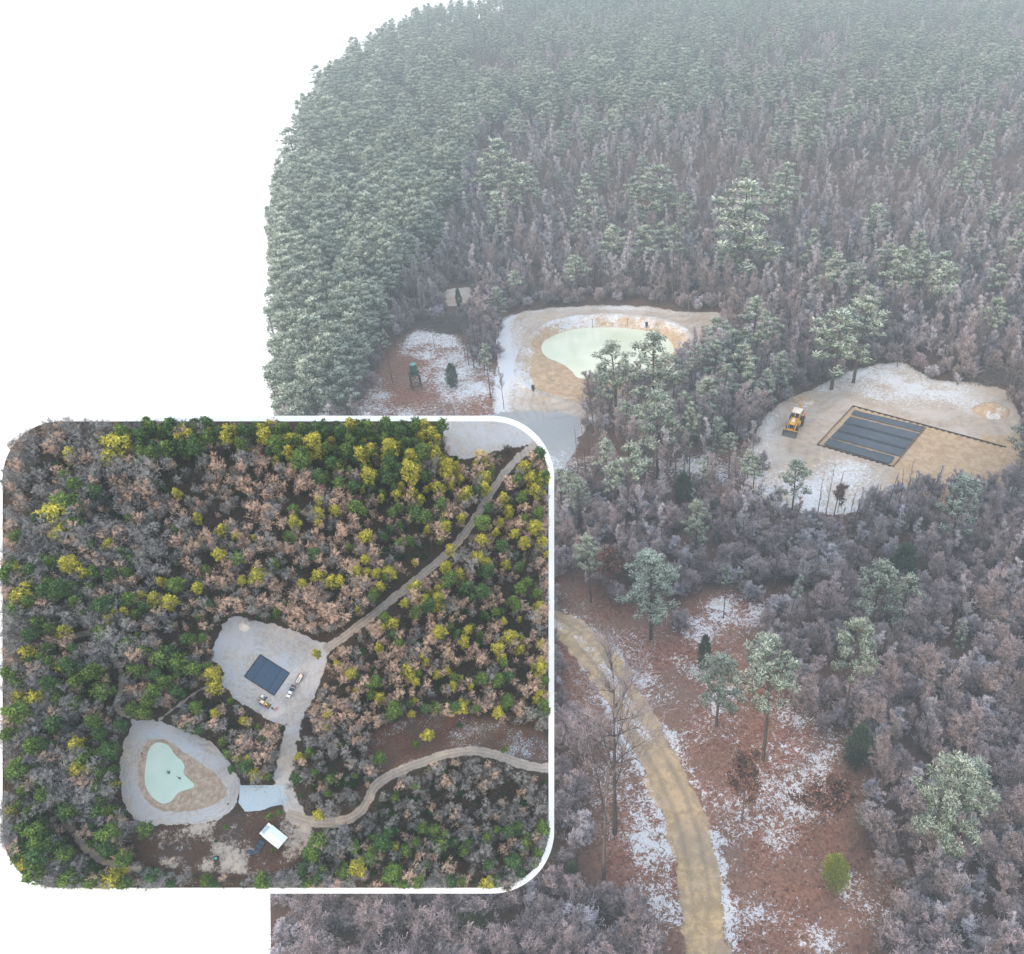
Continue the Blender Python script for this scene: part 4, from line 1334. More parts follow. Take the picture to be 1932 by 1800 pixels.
def backhoe(name, label):
    """x forward, real metres"""
    e = empty(name); tag(e, label, 'backhoe')
    m = MB()
    m.box((.3, 0, .85), (3.4, .75, .45), None, .06)
    m.box((1.25, 0, 1.35), (1.7, .86, .75), None, .12)
    m.prism([(.35, 1.70), (2.05, 1.55), (2.05, 1.70), (1.9, 1.80), (.35, 1.98)], -.40, .40)
    m.box((-.75, 0, 1.15), (1.0, 1.0, .5), None, .06)
    for s in (-1, 1): m.box((.15, s * .68, 1.0), (1.0, .45, .55), None, .05)
    m.build('body', M['yellow'], e)
    g = MB(); g.box((2.13, 0, 1.32), (.06, .62, .62), None, .02)
    for i in range(5): g.box((2.17, 0, 1.1 + i * .11), (.03, .56, .03))
    g.build('grille', M['black'], e)
    wt = MB(); wt.box((1.2, 0, 1.93), (1.1, .5, .05), None, .02); wt.build('hood_top', M['cream'], e)
    ex = MB(); ex.tube([(1.0, .28, 1.9), (1.0, .28, 2.5)], .05); ex.build('exhaust', M['steel'], e)
    for s in (-1, 1):
        wheel(e, -1.0, s * .88, .76, .46, M['yellow']); wheel(e, 1.75, s * .80, .50, .32, M['yellow'])
        f = MB()
        pts = [(-1.75, 1.0), (-1.5, 1.50), (-1.0, 1.66), (-.5, 1.50), (-.3, 1.1)]
        for i in range(4):
            a, b = pts[i], pts[i + 1]
            c = ((a[0] + b[0]) / 2, s * .86, (a[1] + b[1]) / 2); L = math.hypot(b[0] - a[0], b[1] - a[1])
            f.box(c, (L + .02, .48, .05), Matrix.Rotation(-math.atan2(b[1] - a[1], b[0] - a[0]), 3, 'Y'))
        f.build('fender', M['black'], e)
    r = MB(); r.box((-.75, 0, 2.72), (1.75, 1.5, .10), None, .05); r.box((-.75, 0, 2.78), (1.5, 1.25, .06), None, .03)
    r.build('canopy', M['cream'], e)
    for x in (.0, -1.45):
        for s in (-1, 1):
            p = MB(); p.tube([(x + (.12 if x > -1 else -.05), s * .6, 1.4), (x, s * .64, 2.7)], .05, 6); p.build('post', M['black'] if s < 0 else M['yellow'], e)
    st = MB(); st.box((-.75, 0, 1.5), (.5, .5, .16), None, .06); st.box((-.98, 0, 1.85), (.14, .5, .6), None, .06); st.build('seat', M['black'], e)
    sw = MB(); sw.tube([(-.1, 0, 1.4), (-.3, 0, 1.85)], .04, 6); sw.lathe([(.17, -.02), (.20, 0), (.17, .02)], 16, (-.3, 0, 1.87)); sw.build('steering_wheel', M['black'], e)
    for s in (-1, 1):
        a = MB(); a.box((.9, s * .62, 1.62), (1.9, .12, .26), Matrix.Rotation(R(8), 3, 'Y'), .03)
        a.box((2.25, s * .62, 1.05), (1.15, .12, .24), Matrix.Rotation(R(58), 3, 'Y'), .03)
        a.build('loader_arm', M['yellow'], e)
        c = MB(); c.tube([(1.0, s * .5, .95), (1.95, s * .5, 1.45)], .06, 8); c.tube([(1.9, s * .45, 1.5), (2.65, s * .45, .95)], .05, 8)
        c.build('hydraulic_ram', M['steel'], e)
    cb = MB(); cb.box((2.52, 0, .95), (.14, 1.3, .14)); cb.build('cross_bar', M['yellow'], e)
    b = MB()
    prof = [(2.62, .85), (2.58, .45), (2.68, .16), (3.35, .08), (3.35, .12), (2.74, .22), (2.65, .46), (2.69, .84)]
    b.prism(prof, -1.15, 1.15)
    for s in (-1.15, 1.12): b.prism([(2.60, .85), (2.58, .45), (2.68, .14), (3.38, .08), (3.1, .5)], s, s + .03)
    b.build('bucket', M['bucket'], e)
    ed = MB(); ed.box((2.65, 0, .88), (.14, 2.34, .07)); ed.build('bucket_lip', M['yellow'], e)
    bm = MB(); bm.box((-2.0, .12, 1.05), (.35, .5, .9), None, .05)
    bm.box((-2.35, .12, 2.15), (.30, .22, 2.0), Matrix.Rotation(R(-14), 3, 'Y'), .04)
    bm.build('boom', M['yellow'], e)
    sk = MB(); sk.box((-2.85, .12, 2.35), (.24, .18, 1.8), Matrix.Rotation(R(16), 3, 'Y'), .04)
    sk.build('dipper', M['yellow'], e)
    bk = MB(); bk.prism([(-2.75, 1.55), (-3.25, 1.5), (-3.35, 1.1), (-3.05, .85), (-2.7, 1.1)], -.18, .42); bk.build('rear_bucket', M['bucket'], e)
    for s in (-1, 1):
        z = MB(); z.box((-1.85, s * 1.05, 1.35), (.16, .16, 1.1), Matrix.Rotation(R(s * 18), 3, 'X'), .03); z.box((-1.85, s * .7, .95), (.2, .6, .2), None, .03)
        z.box((-1.85, s * 1.25, 1.9), (.36, .26, .1), None, .02)
        z.build('stabiliser', M['orange'] if s > 0 else M['yellow'], e)
    return e

def heading(p0, p1):
    a = np.array([float(v) for v in P(*p0)]); b = np.array([float(v) for v in P(*p1)])
    return math.atan2(b[1] - a[1], b[0] - a[0])

bh = backhoe('backhoe_loader', 'yellow backhoe loader with pale canopy parked left of the black liner')
x, y = P(1499, 806)
bh.location = (float(x), float(y), gheight(float(x), float(y)) + .02)
bh.rotation_euler = (0, 0, heading((1503, 800), (1489, 824)))
bh.scale = (1.08,) * 3

def feeder(label):
    e = empty('game_feeder'); tag(e, label, 'feeder')
    b = MB(); b.lathe([(.10, 1.0), (.30, 1.25), (.31, 1.9), (.29, 1.98)], 20); b.build('barrel', M['black'], e)
    l = MB(); l.lathe([(.32, 1.98), (.32, 2.02), (.10, 2.10), (.01, 2.11)], 20); l.build('lid', M['steel'], e)
    s = MB(); s.lathe([(.09, .82), (.20, .85), (.20, .95), (.08, 1.02)], 14); s.build('spinner', M['black'], e)
    for k in range(3):
        a = k * 2.094 + .5
        t = MB(); t.tube([(math.cos(a) * .3, math.sin(a) * .3, 1.4), (math.cos(a) * .85, math.sin(a) * .85, 0)], .025, 6); t.build('leg', M['steel'], e)
    return e
f1 = feeder('black barrel feeder on three thin legs on the near rim of the green pond')
x, y = P(1007, 747); f1.location = (float(x), float(y), gheight(float(x), float(y)))
f2 = feeder('black barrel feeder against the far bank of the green pond')
x, y = P(1220, 622, -.6); f2.location = (float(x), float(y), -.9)

def tank(label, stand=2.9):
    e = empty('water_tank_tower'); tag(e, label, 'water tank')
    t = MB(); t.lathe([(.60, stand + .08), (.66, stand + .14), (.66, stand + 1.95), (.62, stand + 2.02)], 28); t.build('tank', M['tank'], e)
    l = MB(); l.lathe([(.62, stand + 2.02), (.60, stand + 2.06), (.25, stand + 2.14), (.24, stand + 2.19), (.02, stand + 2.2)], 28); l.build('lid', M['tanklid'], e)
    d = MB()
    for i in range(8): d.box((-.93 + .265 * i, 0, stand + .02), (.24, 2.0, .06))
    d.build('platform', M['wood'], e)
    c = [(-.85, -.85), (.85, -.85), (.85, .85), (-.85, .85)]
    for a in c:
        g = MB(); g.box((a[0], a[1], stand / 2), (.15, .15, stand)); g.build('leg', M['wood'], e)
    for i in range(4):
        a, b = c[i], c[(i + 1) % 4]
        g = MB()
        g.tube([(a[0], a[1], .55), (b[0], b[1], stand - .25)], .06, 4); g.tube([(b[0], b[1], .75), (a[0], a[1], stand - .45)], .06, 4)
        g.tube([(a[0], a[1], .6), (b[0], b[1], .6)], .06, 4); g.tube([(a[0], a[1], stand - .1), (b[0], b[1], stand - .1)], .07, 4)
        g.build('brace', M['wood'], e)
    p = MB(); p.tube([(.7, -.72, stand + .2), (.95, -.95, stand + .1), (.98, -.98, stand - .8)], .05, 8); p.build('spout', M['white'], e)
    return e
wt = tank('green water tank standing on a dark timber tower in the snowy clearing')
x, y = P(786, 731); wt.location = (float(x), float(y), gheight(float(x), float(y))); wt.rotation_euler = (0, 0, .42)

for (px, py, lab) in ((1118, 612, 'left of two thin stakes on the far bank of the green pond'), (1184, 610, 'right of two thin stakes on the far bank of the green pond')):
    x, y = P(px, py, -.5); m = MB(); m.tube([(float(x), float(y), -1.4), (float(x), float(y), .75)], .05, 6); m.tube([(float(x), float(y), .45), (float(x) + .3, float(y), .7)], .03, 5)
    tag(m.build('wooden_stake', M['wood']), lab, 'stake')

def brush_pile(px, py, rx, ry, h, n, label, frame=None, sc=1.0, mat='limb'):
    segs = []
    for _ in range(n):
        a = random.uniform(0, 6.28); q = random.random() ** .5
        c = Vector((math.cos(a) * rx * q, math.sin(a) * ry * q, h * (1 - q) * random.random()))
        d = Vector((random.uniform(-1, 1), random.uniform(-1, 1), random.uniform(-.25, .45))).normalized() * random.uniform(.7, 2.1)
        r0 = random.uniform(.02, .07)
        mid = c + Vector((random.uniform(-.2, .2), random.uniform(-.2, .2), random.uniform(0, .2)))
        segs.append((tuple((c - d) * sc), tuple(mid * sc), r0 * sc, r0 * .8 * sc)); segs.append((tuple(mid * sc), tuple((c + d) * sc), r0 * .8 * sc, r0 * .3 * sc))
    V, Fq = tubes_np(segs, 4)
    me = mesh_np('brush_pile', V, Fq, M[mat])
    o = link('brush_pile', me)
    if frame is None:
        x, y = P(px, py); o.location = (float(x), float(y), gheight(float(x), float(y)))
    tag(o, label, 'brush pile')
    return o
brush_pile(850, 612, 7, 4.5, 2.2, 900, 'dark pile of cut branches behind the snowy left clearing')
brush_pile(1868, 712, 7, 4.0, 2.4, 900, 'frosted pile of cut branches behind the right end of the sandy clearing')

def mound(px, py, r, h, label, mat=None):
    n = 48; g = np.linspace(-1.25, 1.25, n)
    X, Y = np.meshgrid(g, g, indexing='ij'); X, Y = X.ravel(), Y.ravel()
    d = np.hypot(X, Y * 1.15) + (fbm(X + px, Y + py, .5, 4, 3) - .5) * .35
    z = np.clip(1 - d, -.12, 1) ** 1.0 * h
    z = np.where(d < 1, (1 - d) ** .85 * h, -(d - 1) * .6) + (fbm(X * 9, Y * 9, 1.5, 8, 3) - .5) * .22 * (d < 1)
    idx = np.arange(n * n).reshape(n, n)
    Fq = np.stack([idx[:-1, :-1], idx[1:, :-1], idx[1:, 1:], idx[:-1, 1:]], -1).reshape(-1, 4)
    V = np.stack([X * r, Y * r, z], -1)
    s = np.full(n * n, 1.0); sn2 = np.clip(.30 + (fbm(X * r, Y * r, 1.2, 5, 3) - .5) * 1.6, 0, 1)
    me = mesh_np('dirt_pile', V, Fq, M['ground'], None, True, dict(ga=np.stack([s * 0, s, sn2], -1), gb=np.stack([s * 0, s * .6, s * 0], -1)))
    o = link('dirt_pile', me); x, y = P(px, py); o.location = (float(x), float(y), gheight(float(x), float(y)) - .05)
    tag(o, label, 'dirt pile')
mound(1872, 776, 3.6, 1.8, 'snow dusted heap of ochre dirt right of the black liner')
mound(1515, 757, 2.4, .45, 'low dark heap of soil on the snowy rim behind the yellow backhoe')

# ================================================================== THE SMALL SLOPING LANDSCAPE
CORN = 108.0
X0_, X1_, Y0_, Y1_ = 5.0, 1035.0, 795.0, 1675.0
def rr_left(py, x0, y0, y1, r):
    py = np.asarray(py, float)
    d = np.where(py < y0 + r, (y0 + r) - py, np.where(py > y1 - r, py - (y1 - r), 0))
    return x0 + r - np.sqrt(np.maximum(r * r - d * d, 0))
def rr_right(py, x1, y0, y1, r):
    return x1 - (rr_left(py, 0, y0, y1, r))
def in_tray(px, py, pad=0):
    return (py > Y0_ + pad) & (py < Y1_ - pad) & (px > rr_left(py, X0_, Y0_, Y1_, CORN) + pad) & (px < rr_right(py, X1_, Y0_, Y1_, CORN) - pad)

T_PAD = [(394, 1240), (410, 1205), (424, 1170), (450, 1160), (480, 1172), (520, 1178), (560, 1192), (600, 1210), (625, 1215), (618, 1235), (604, 1290), (585, 1330), (575, 1345), (545, 1372), (500, 1355), (440, 1315), (418, 1290), (424, 1262)]
T_LINER = [(491, 1235), (546, 1270), (517, 1312), (461, 1276)]
T_TRACK = [(242, 1348), (262, 1360), (300, 1358), (335, 1375), (390, 1392), (425, 1425), (455, 1470), (452, 1500), (440, 1530), (400, 1552), (330, 1558), (255, 1555), (232, 1510), (226, 1460), (230, 1400), (250, 1372)]
T_RIM = [(272, 1400), (290, 1393), (318, 1396), (345, 1418), (380, 1440), (418, 1470), (432, 1500), (400, 1522), (350, 1532), (300, 1530), (272, 1508), (260, 1480), (262, 1440)]
T_WATER = [(290, 1402), (302, 1400), (318, 1406), (328, 1425), (344, 1438), (347, 1448), (343, 1458), (352, 1468), (368, 1482), (350, 1489), (334, 1493), (325, 1508), (314, 1516), (298, 1514), (278, 1494), (271, 1470), (275, 1440), (279, 1415)]
T_GRAV = [(453, 1482), (495, 1481), (535, 1482), (534, 1495), (545, 1508), (542, 1517), (520, 1520), (490, 1530), (462, 1531), (450, 1515)]
T_FIELD = [(830, 770), (1100, 770), (1060, 800), (1010, 836), (985, 842), (930, 852), (880, 868), (840, 858), (836, 830)]
T_ROAD1 = [(618, 1222), (640, 1208), (690, 1170), (760, 1115), (800, 1082), (850, 1040), (890, 990), (925, 930), (960, 880), (1000, 845), (1050, 810)]
T_ROAD2 = [(1060, 1449), (1000, 1448), (950, 1428), (900, 1415), (850, 1420), (790, 1440), (730, 1465), (704, 1485), (692, 1515), (675, 1538), (640, 1552), (590, 1552), (548, 1538)]
T_CONN = [(560, 1350), (548, 1390), (542, 1430), (532, 1470), (540, 1500), (560, 1540)]
T_YARD = [(245, 1560), (330, 1562), (440, 1535), (545, 1525), (600, 1560), (585, 1600), (545, 1640), (500, 1655), (400, 1650), (300, 1640), (255, 1600)]
T_OPEN = [(690, 1390), (750, 1360), (830, 1345), (900, 1352), (960, 1370), (1035, 1385), (1035, 1445), (950, 1425), (880, 1410), (800, 1430), (740, 1455), (700, 1440)]
T_PATH = [(130, 1205), (165, 1190), (200, 1225), (228, 1262), (230, 1300), (215, 1335), (245, 1352)]
T_PATH2 = [(300, 1358), (330, 1335), (370, 1305), (400, 1290)]
T_PATH3 = [(120, 1545), (160, 1600), (200, 1630), (260, 1640)]
tw = {k: tpoly(v) for k, v in dict(pad=T_PAD, track=T_TRACK, rim=T_RIM, water=T_WATER, grav=T_GRAV, field=T_FIELD, yard=T_YARD, open=T_OPEN).items()}
tw['liner'] = tpoly(T_LINER, 0); tw['grav'] = tpoly(T_GRAV, 0); tw['pad'] = tpoly(T_PAD, 1)
tl = {k: tpoly(v, 2, False) for k, v in dict(r1=T_ROAD1, r2=T_ROAD2, conn=T_CONN, p1=T_PATH, p2=T_PATH2, p3=T_PATH3).items()}
TWZ = -.10

def t_height(x, y):
    z = (fbm(x, y, 2.2, 3, 3) - .5) * .10 + (fbm(x, y, .3, 9, 3) - .5) * .03
    dr = sdf(x, y, tw['rim']); dw = sdf(x, y, tw['water']); dp = sdf(x, y, tw['pad'])
    z = z * (1 - .85 * ss(.2, -.1, np.minimum(dp, dr - .5)))
    f = np.clip(-dr / (-dr + np.maximum(dw, 0) + 1e-4), 0, 1)
    zb = TWZ * f + (fbm(x, y, .15, 5, 3) - .5) * .04 * (1 - f)
    zb = np.where(dw < 0, TWZ - .015 + np.maximum(dw * .2, -.06), zb)
    z = np.where(dr < 0, zb, z)
    dl = sdf(x, y, tw['liner'])
    z = np.where(dl < .15, z * ss(0, .15, dl), z) - .03 * ss(.01, -.01, dl)
    return z - .012

def t_weights(x, y):
    j = fbm(x, y, .22, 31, 3) - .5
    def w(d, soft): return np.clip(.5 - (d + j * soft * .9) / soft, 0, 1)
    n1 = fbm(x, y, 1.0, 41, 4); n2 = fbm(x, y, .35, 47, 4)
    d1 = sdf(x, y, tl['r1'], False); d2 = sdf(x, y, tl['r2'], False); dc = sdf(x, y, tl['conn'], False)
    dpad = sdf(x, y, tw['pad']); dtr = sdf(x, y, tw['track']); drim = sdf(x, y, tw['rim']); dg = sdf(x, y, tw['grav'])
    dfl = sdf(x, y, tw['field'])
    road = np.maximum(w(d1 - .21, .16), w(d2 - .22, .16))
    for k, wd in (('p1', .18), ('p2', .12), ('p3', .2)): road = np.maximum(road, .62 * w(sdf(x, y, tl[k], False) - wd, .2))
    sand = np.maximum.reduce([w(dpad, .22), w(dtr, .22), w(dfl, .3), w(dc - .40, .4) * .9])
    grav = w(dg, .06)
    bank = w(drim, .14)
    rut = np.sin(d1 * 38) * .5 + np.sin(d2 * 38) * .5
    snow = .04 + (n1 - .5) * .3
    op = ss(.3, -.2, sdf(x, y, tw['open']))
    snow = snow + op * (.14 + (n1 - .5) * .9)
    near = ss(.9, .2, np.minimum(d2, 9))
    snow = snow + near * .08
    yd = ss(.3, -.2, sdf(x, y, tw['yard']))
    snow = snow + yd * (.10 + (n2 - .5) * .5)
    snow = np.where(sand > .5, .22 + (n1 - .5) * .9 + .2 * (drim < .5), snow)
    px, py, _ = Tproj(x, y)
    snow = np.where((dpad < 0), .34 + (n1 - .5) * .9 + .3 * ss(520, 430, px), snow)
    dl = sdf(x, y, tw['liner'])
    snow = np.where((drim < 0), .12 + (n1 - .5) * .7, snow)
    snow = snow * (1 - .6 * ss(.4, .8, road))
    snow = np.where(dg < 0, -.2, snow)
    brush = np.clip(.9 - op - yd * .5, 0, 1)
    g2 = np.maximum(grav, yd * .42 * (n1 > .45))
    ph = fbm(x, y, .9, 101, 3); dd1 = np.minimum(d1, d2)
    pm = np.minimum(np.minimum(np.abs(dpad), np.abs(dtr)), np.abs(dc - .4))
    rut = (.5 + .5 * np.sin(pm * 34 + ph * 30)) ** 2 * .55 * ss(.46, .64, fbm(x, y, .8, 103, 3)) * ((dpad < 0) | (dtr < 0) | (dc < .4)) * (drim > 0) * (dl > .03)
    rut = np.maximum(rut, (np.exp(-((dd1 - .085) / .03) ** 2) + .5 * np.exp(-((dd1 - .2) / .04) ** 2)) * ss(.3, .5, fbm(x, y, .5, 107, 3)) * (dd1 < .3))
    road = np.maximum(road, yd * (.40 + (n1 - .5) * .9))
    return (np.clip(np.stack([road, sand, snow], -1), 0, 1), np.clip(np.stack([grav, bank, brush], -1), 0, 1),
            dict(road=np.minimum(d1, d2) - .21, pad=dpad, track=np.minimum(dtr, dfl), rim=drim, gravel=dg, rut=rut))

def tray_ground():
    e = CORN * (1 - np.cos(np.linspace(0, np.pi / 2, 26)))
    pys = np.concatenate([Y0_ + e, np.linspace(Y0_ + CORN, Y1_ - CORN, 330)[1:-1], Y1_ - e[::-1]])
    s = np.linspace(0, 1, 560)
    PY, S = np.meshgrid(pys, s, indexing='ij')
    XL = rr_left(PY, X0_, Y0_, Y1_, CORN); XR = rr_right(PY, X1_, Y0_, Y1_, CORN)
    PX = XL + S * (XR - XL)
    x, y = TP(PX, PY)
    nr, nc = x.shape
    x, y = x.ravel(), y.ravel()
    z = t_height(x, y)
    # level with the rim at the edges
    ga, gb, D = t_weights(x, y)
    idx = np.arange(nr * nc).reshape(nr, nc)
    Fq = np.stack([idx[1:, :-1], idx[1:, 1:], idx[:-1, 1:], idx[:-1, :-1]], -1).reshape(-1, 4)
    fc = lambda a: a[Fq].mean(1)
    cls = np.zeros(len(Fq), int)
    cls[fc(D['road']) < 0] = 1; cls[fc(D['pad']) < 0] = 2; cls[fc(D['track']) < 0] = 3; cls[fc(D['gravel']) < 0] = 4; cls[fc(D['rim']) < 0] = 5
    V = np.stack([x, y, z], -1)
    for k, nm in enumerate(['ground', 'dirt_road', 'sandy_clearing', 'dirt_track', 'gravel_lot', 'pond_bank']):
        ff = Fq[cls == k]
        used, inv = np.unique(ff, return_inverse=True)
        me = mesh_np(nm, V[used], inv.reshape(-1, 4), M['ground_t'], None, True, dict(ga=ga[used], gb=gb[used], rut=D['rut'][used]))
        o = link(nm, me); o.matrix_world = TM; tag(o, kind='structure')
tray_ground()

# plinth: a white rounded block with a thin raised rim, standing on the big base
def rr_loop(x0, x1, y0, y1, r, n=18):
    pts = []
    for cx, cy, a0 in ((x1 - r, y0 + r, -90), (x1 - r, y1 - r, 0), (x0 + r, y1 - r, 90), (x0 + r, y0 + r, 180)):
        for k in range(n + 1):
            a = R(a0 + 90 * k / n)
            pts.append((cx + r * math.cos(a), cy + r * math.sin(a)))
    return pts
def build_plinth():
    inner = rr_loop(X0_, X1_, Y0_, Y1_, CORN); outer = rr_loop(X0_ - 10, X1_ + 10.5, Y0_ - 10.5, Y1_ + 11, CORN + 10)
    I = [tuple(float(v) for v in TP(np.array(a), np.array(b))) for a, b in inner]
    Oo = [tuple(float(v) for v in TP(np.array(a), np.array(b))) for a, b in outer]
    n = len(I)
    # depth at which the column meets the base
    def down(p):
        w = Vector(_o) + Vector(_tx) * p[0] + Vector(_ty) * p[1]
        return -(w.z + 6.9) / TN.z
    V = [(a, b, -.35) for a, b in I] + [(a, b, .004) for a, b in I] + [(a, b, .004) for a, b in Oo] + [(a, b, -.9) for a, b in Oo]
    c = np.mean(Oo, axis=0)
    ins = [(c[0] + (a - c[0]) * .5, c[1] + (b - c[1]) * .5) for a, b in Oo]
    V += [(a, b, -.9) for a, b in ins] + [(a, b, down((a, b))) for a, b in ins]
    Fq = []
    for l in range(5):
        for i in range(n):
            j = (i + 1) % n
            Fq.append((l * n + i, l * n + j, (l + 1) * n + j, (l + 1) * n + i))
    me = bpy.data.meshes.new('display_plinth'); me.from_pydata(V, [], Fq + [tuple(range(n - 1, -1, -1))])
    me.materials.append(M['plinth']); me.update()
    o = link('display_plinth', me); o.matrix_world = TM
    tag(o, 'white round-cornered tray on a column carrying the small sunlit landscape', 'plinth')
build_plinth()
twp = np.array(tw['water']); tcn = twp.mean(0)
wo_ = flat_poly('pond_water', [tuple(tcn + (p - tcn) * 1.04) for p in twp], TWZ - .008, M['water_t']); wo_.matrix_world = TM; tag(wo_, kind='structure')

TL = [np.array([float(v) for v in TP(np.array(a), np.array(b))]) for a, b in T_LINER]
ln = empty('pond_liner'); tag(ln, 'blue black liner rectangle on the pale dirt pad of the small landscape', 'liner')
for s0, s1, sd in ((0.0, .245, 3), (.25, .755, 8), (.76, 1.0, 5)):
    q = [bil(TL, s0, 0), bil(TL, s1, 0), bil(TL, s1, 1), bil(TL, s0, 1)]
    sheet('liner_strip', q, .0, M['tarp_t'], ln, .006, 40, 40, sd)
for s0 in (.245, .755):
    q = [bil(TL, s0, 0.01), bil(TL, s0 + .012, 0.01), bil(TL, s0 + .012, .99), bil(TL, s0, .99)]
    sheet('seam', q, .008, M['black'], ln, .002, 3, 30, 7)
fr_ = MB()
for i in range(4):
    a, b = TL[i], TL[(i + 1) % 4]; a = Vector((*a, .0)); b = Vector((*b, .0)); d = b - a
    fr_.box(tuple((a + b) / 2), (d.length, .035, .03), Matrix.Rotation(math.atan2(d.y, d.x), 3, 'Z'))
fr_.build('edge_fold', M['black'], ln)
ln.matrix_world = TM

KS = .1
def tplace(e, px, py, hx=None, hy=None, sc=1.0, dz=0.0):
    a = np.array([float(v) for v in TP(np.array(px), np.array(py))])
    ang = 0
    if hx is not None:
        b = np.array([float(v) for v in TP(np.array(px + hx), np.array(py + hy))]); ang = math.atan2(b[1] - a[1], b[0] - a[0])
    z = float(t_height(np.array([a[0]]), np.array([a[1]]))[0])
    e.matrix_world = TM @ Matrix.Translation((a[0], a[1], z + dz)) @ Matrix.Rotation(ang, 4, 'Z') @ Matrix.Diagonal((KS * sc,) * 3 + (1,))
    return e

tplace(backhoe('backhoe_loader', 'small yellow backhoe below the blue black liner, seen from above'), 498, 1327, 13, 7.5, 1.0)
tplace(feeder('tiny black feeder at the right end of the turquoise pond bank'), 431, 1517)
tplace(feeder('tiny black feeder on the left bank of the turquoise pond'), 269, 1422)
tplace(tank('tiny green water tank on its stand in the yard left of the white shed', 1.6), 409, 1619)

def truck():
    e = empty('pickup_truck'); tag(e, 'white pickup truck with a dark bed parked right of the blue black liner', 'truck')
    b = MB(); b.box((0, 0, .62), (5.9, 1.7, .35), None, .08); b.box((2.25, 0, 1.0), (1.5, 1.85, .55), None, .18); b.box((.8, 0, .95), (1.9, 1.9, .6), None, .12)
    b.build('body', M['white'], e)
    c = MB(); c.prism([(-.1, 1.2), (1.75, 1.2), (1.2, 1.78), (.05, 1.82)], -.82, .82); c.build('cab', M['white'], e)
    g = MB(); g.prism([(1.36, 1.66), (1.80, 1.22), (1.84, 1.24), (1.40, 1.70)], -.72, .72); g.build('windscreen', M['glassy'], e)
    g = MB(); g.box((-.10, 0, 1.5), (.05, 1.3, .35)); g.build('rear_window', M['glassy'], e)
    for s in (-1, 1):
        g = MB(); g.box((.6, s * .83, 1.48), (1.0, .03, .34)); g.build('side_window', M['glassy'], e)
        h = MB(); h.box((3.02, s * .68, 1.0), (.06, .35, .18)); h.build('headlight', M['cream'], e)
        wheel(e, 1.9, s * .85, .42, .28, M['steel'], False); wheel(e, -1.8, s * .95, .42, .3, M['steel'], False)
    d = MB(); d.box((-1.75, 0, 1.0), (3.0, 2.2, .14)); d.box((-.3, 0, 1.35), (.1, 2.1, .8))
    for s in (-1, 1): d.box((-1.75, s * 1.08, 1.2), (3.0, .06, .3))
    d.build('flat_bed', M['bluegrey'], e)
    r = MB(); r.box((-1.9, 0, 1.38), (.14, 2.3, .12)); r.build('tool_bar', M['white'], e)
    o = MB(); o.lathe([(.25, 1.08), (.28, 1.5), (.2, 1.6)], 12, (-2.5, .5, 0)); o.build('fuel_can', M['orange'], e)
    return e
tplace(truck(), 549, 1305, -8.2, 15)
def trailer():
    e = empty('flat_trailer'); tag(e, 'open flat trailer hitched behind the white pickup truck', 'trailer')
    b = MB(); b.box((0, 0, .62), (4.6, 1.7, .12)); b.build('deck', M['cream'], e)
    r = MB()
    for s in (-1, 1):
        r.box((0, s * .98, .85), (4.7, .22, .12)); r.box((0, s * .98, .62), (4.7, .1, .4))
    r.box((-2.35, 0, .75), (.1, 2.0, .35)); r.build('rail', M['steel'], e)
    t = MB(); t.tube([(2.3, .7, .6), (3.5, 0, .6)], .07, 6); t.tube([(2.3, -.7, .6), (3.5, 0, .6)], .07, 6); t.build('drawbar', M['steel'], e)
    for s in (-1, 1):
        for xx in (-.4, .5): wheel(e, xx, s * 1.05, .36, .24, M['steel'], False)
    o = MB(); o.box((-1.9, .4, .85), (.5, .5, .4), None, .08); o.build('orange_crate', M['orange'], e)
    g = MB(); g.box((.6, 0, .74), (2.2, .5, .1)); g.box((1.8, .3, .74), (.5, .7, .12)); g.build('ramp', M['pipe'], e)
    return e
tplace(trailer(), 565, 1280, -8.2, 15)
def skid():
    e = empty('skid_steer'); tag(e, 'small pale grey skid steer between the yellow backhoe and the blue black liner', 'loader')
    b = MB(); b.box((0, 0, .75), (2.4, 1.0, .8), None, .1); b.build('body', M['pipe'], e)
    c = MB(); c.box((.1, 0, 1.55), (1.2, .95, .1), None, .04)
    for x in (-.45, .65):
        for s in (-1, 1): c.tube([(x, s * .42, 1.1), (x, s * .42, 1.55)], .05, 5)
    c.build('cab_roof', M['white'], e)
    s_ = MB(); s_.box((.0, 0, 1.25), (.5, .5, .3), None, .05); s_.build('seat', M['black'], e)
    for s in (-1, 1):
        a = MB(); a.box((.35, s * .72, 1.35), (2.7, .14, .2), Matrix.Rotation(R(10), 3, 'Y')); a.build('lift_arm', M['white'], e)
        for x in (-.7, .75): wheel(e, x, s * .72, .4, .3, M['steel'], False)
    k = MB(); k.prism([(1.7, .9), (1.65, .2), (2.3, .05), (2.35, .1), (1.75, .3)], -.95, .95); k.build('bucket', M['bucket'], e)
    return e
tplace(skid(), 495, 1314, 13, 7.5)
def toolrig():
    m = MB(); m.box((0, 0, .3), (1.6, .35, .3), None, .05); m.box((.9, 0, .25), (1.2, .12, .12)); m.lathe([(.3, -.12), (.34, 0), (.3, .12)], 12, (-.5, 0, .34), 'y')
    m.box((-.2, .3, .35), (.4, .5, .3), None, .05)
    return tag(m.build('trencher_attachment', M['black']), 'black machine attachment lying right of the small yellow backhoe', 'attachment')
tplace(toolrig(), 514, 1337, 10, 7)
m = MB(); m.lathe([(.25, 0), (.32, .4), (.32, .44), (.28, .44)], 14); m.tube([(.3, 0, .44), (0, 0, .75), (-.3, 0, .44)], .02, 5)
tplace(tag(m.build('bucket', M['orange']), 'orange bucket on the ground near the small yellow backhoe', 'bucket'), 521, 1337, None, None, 1.6)

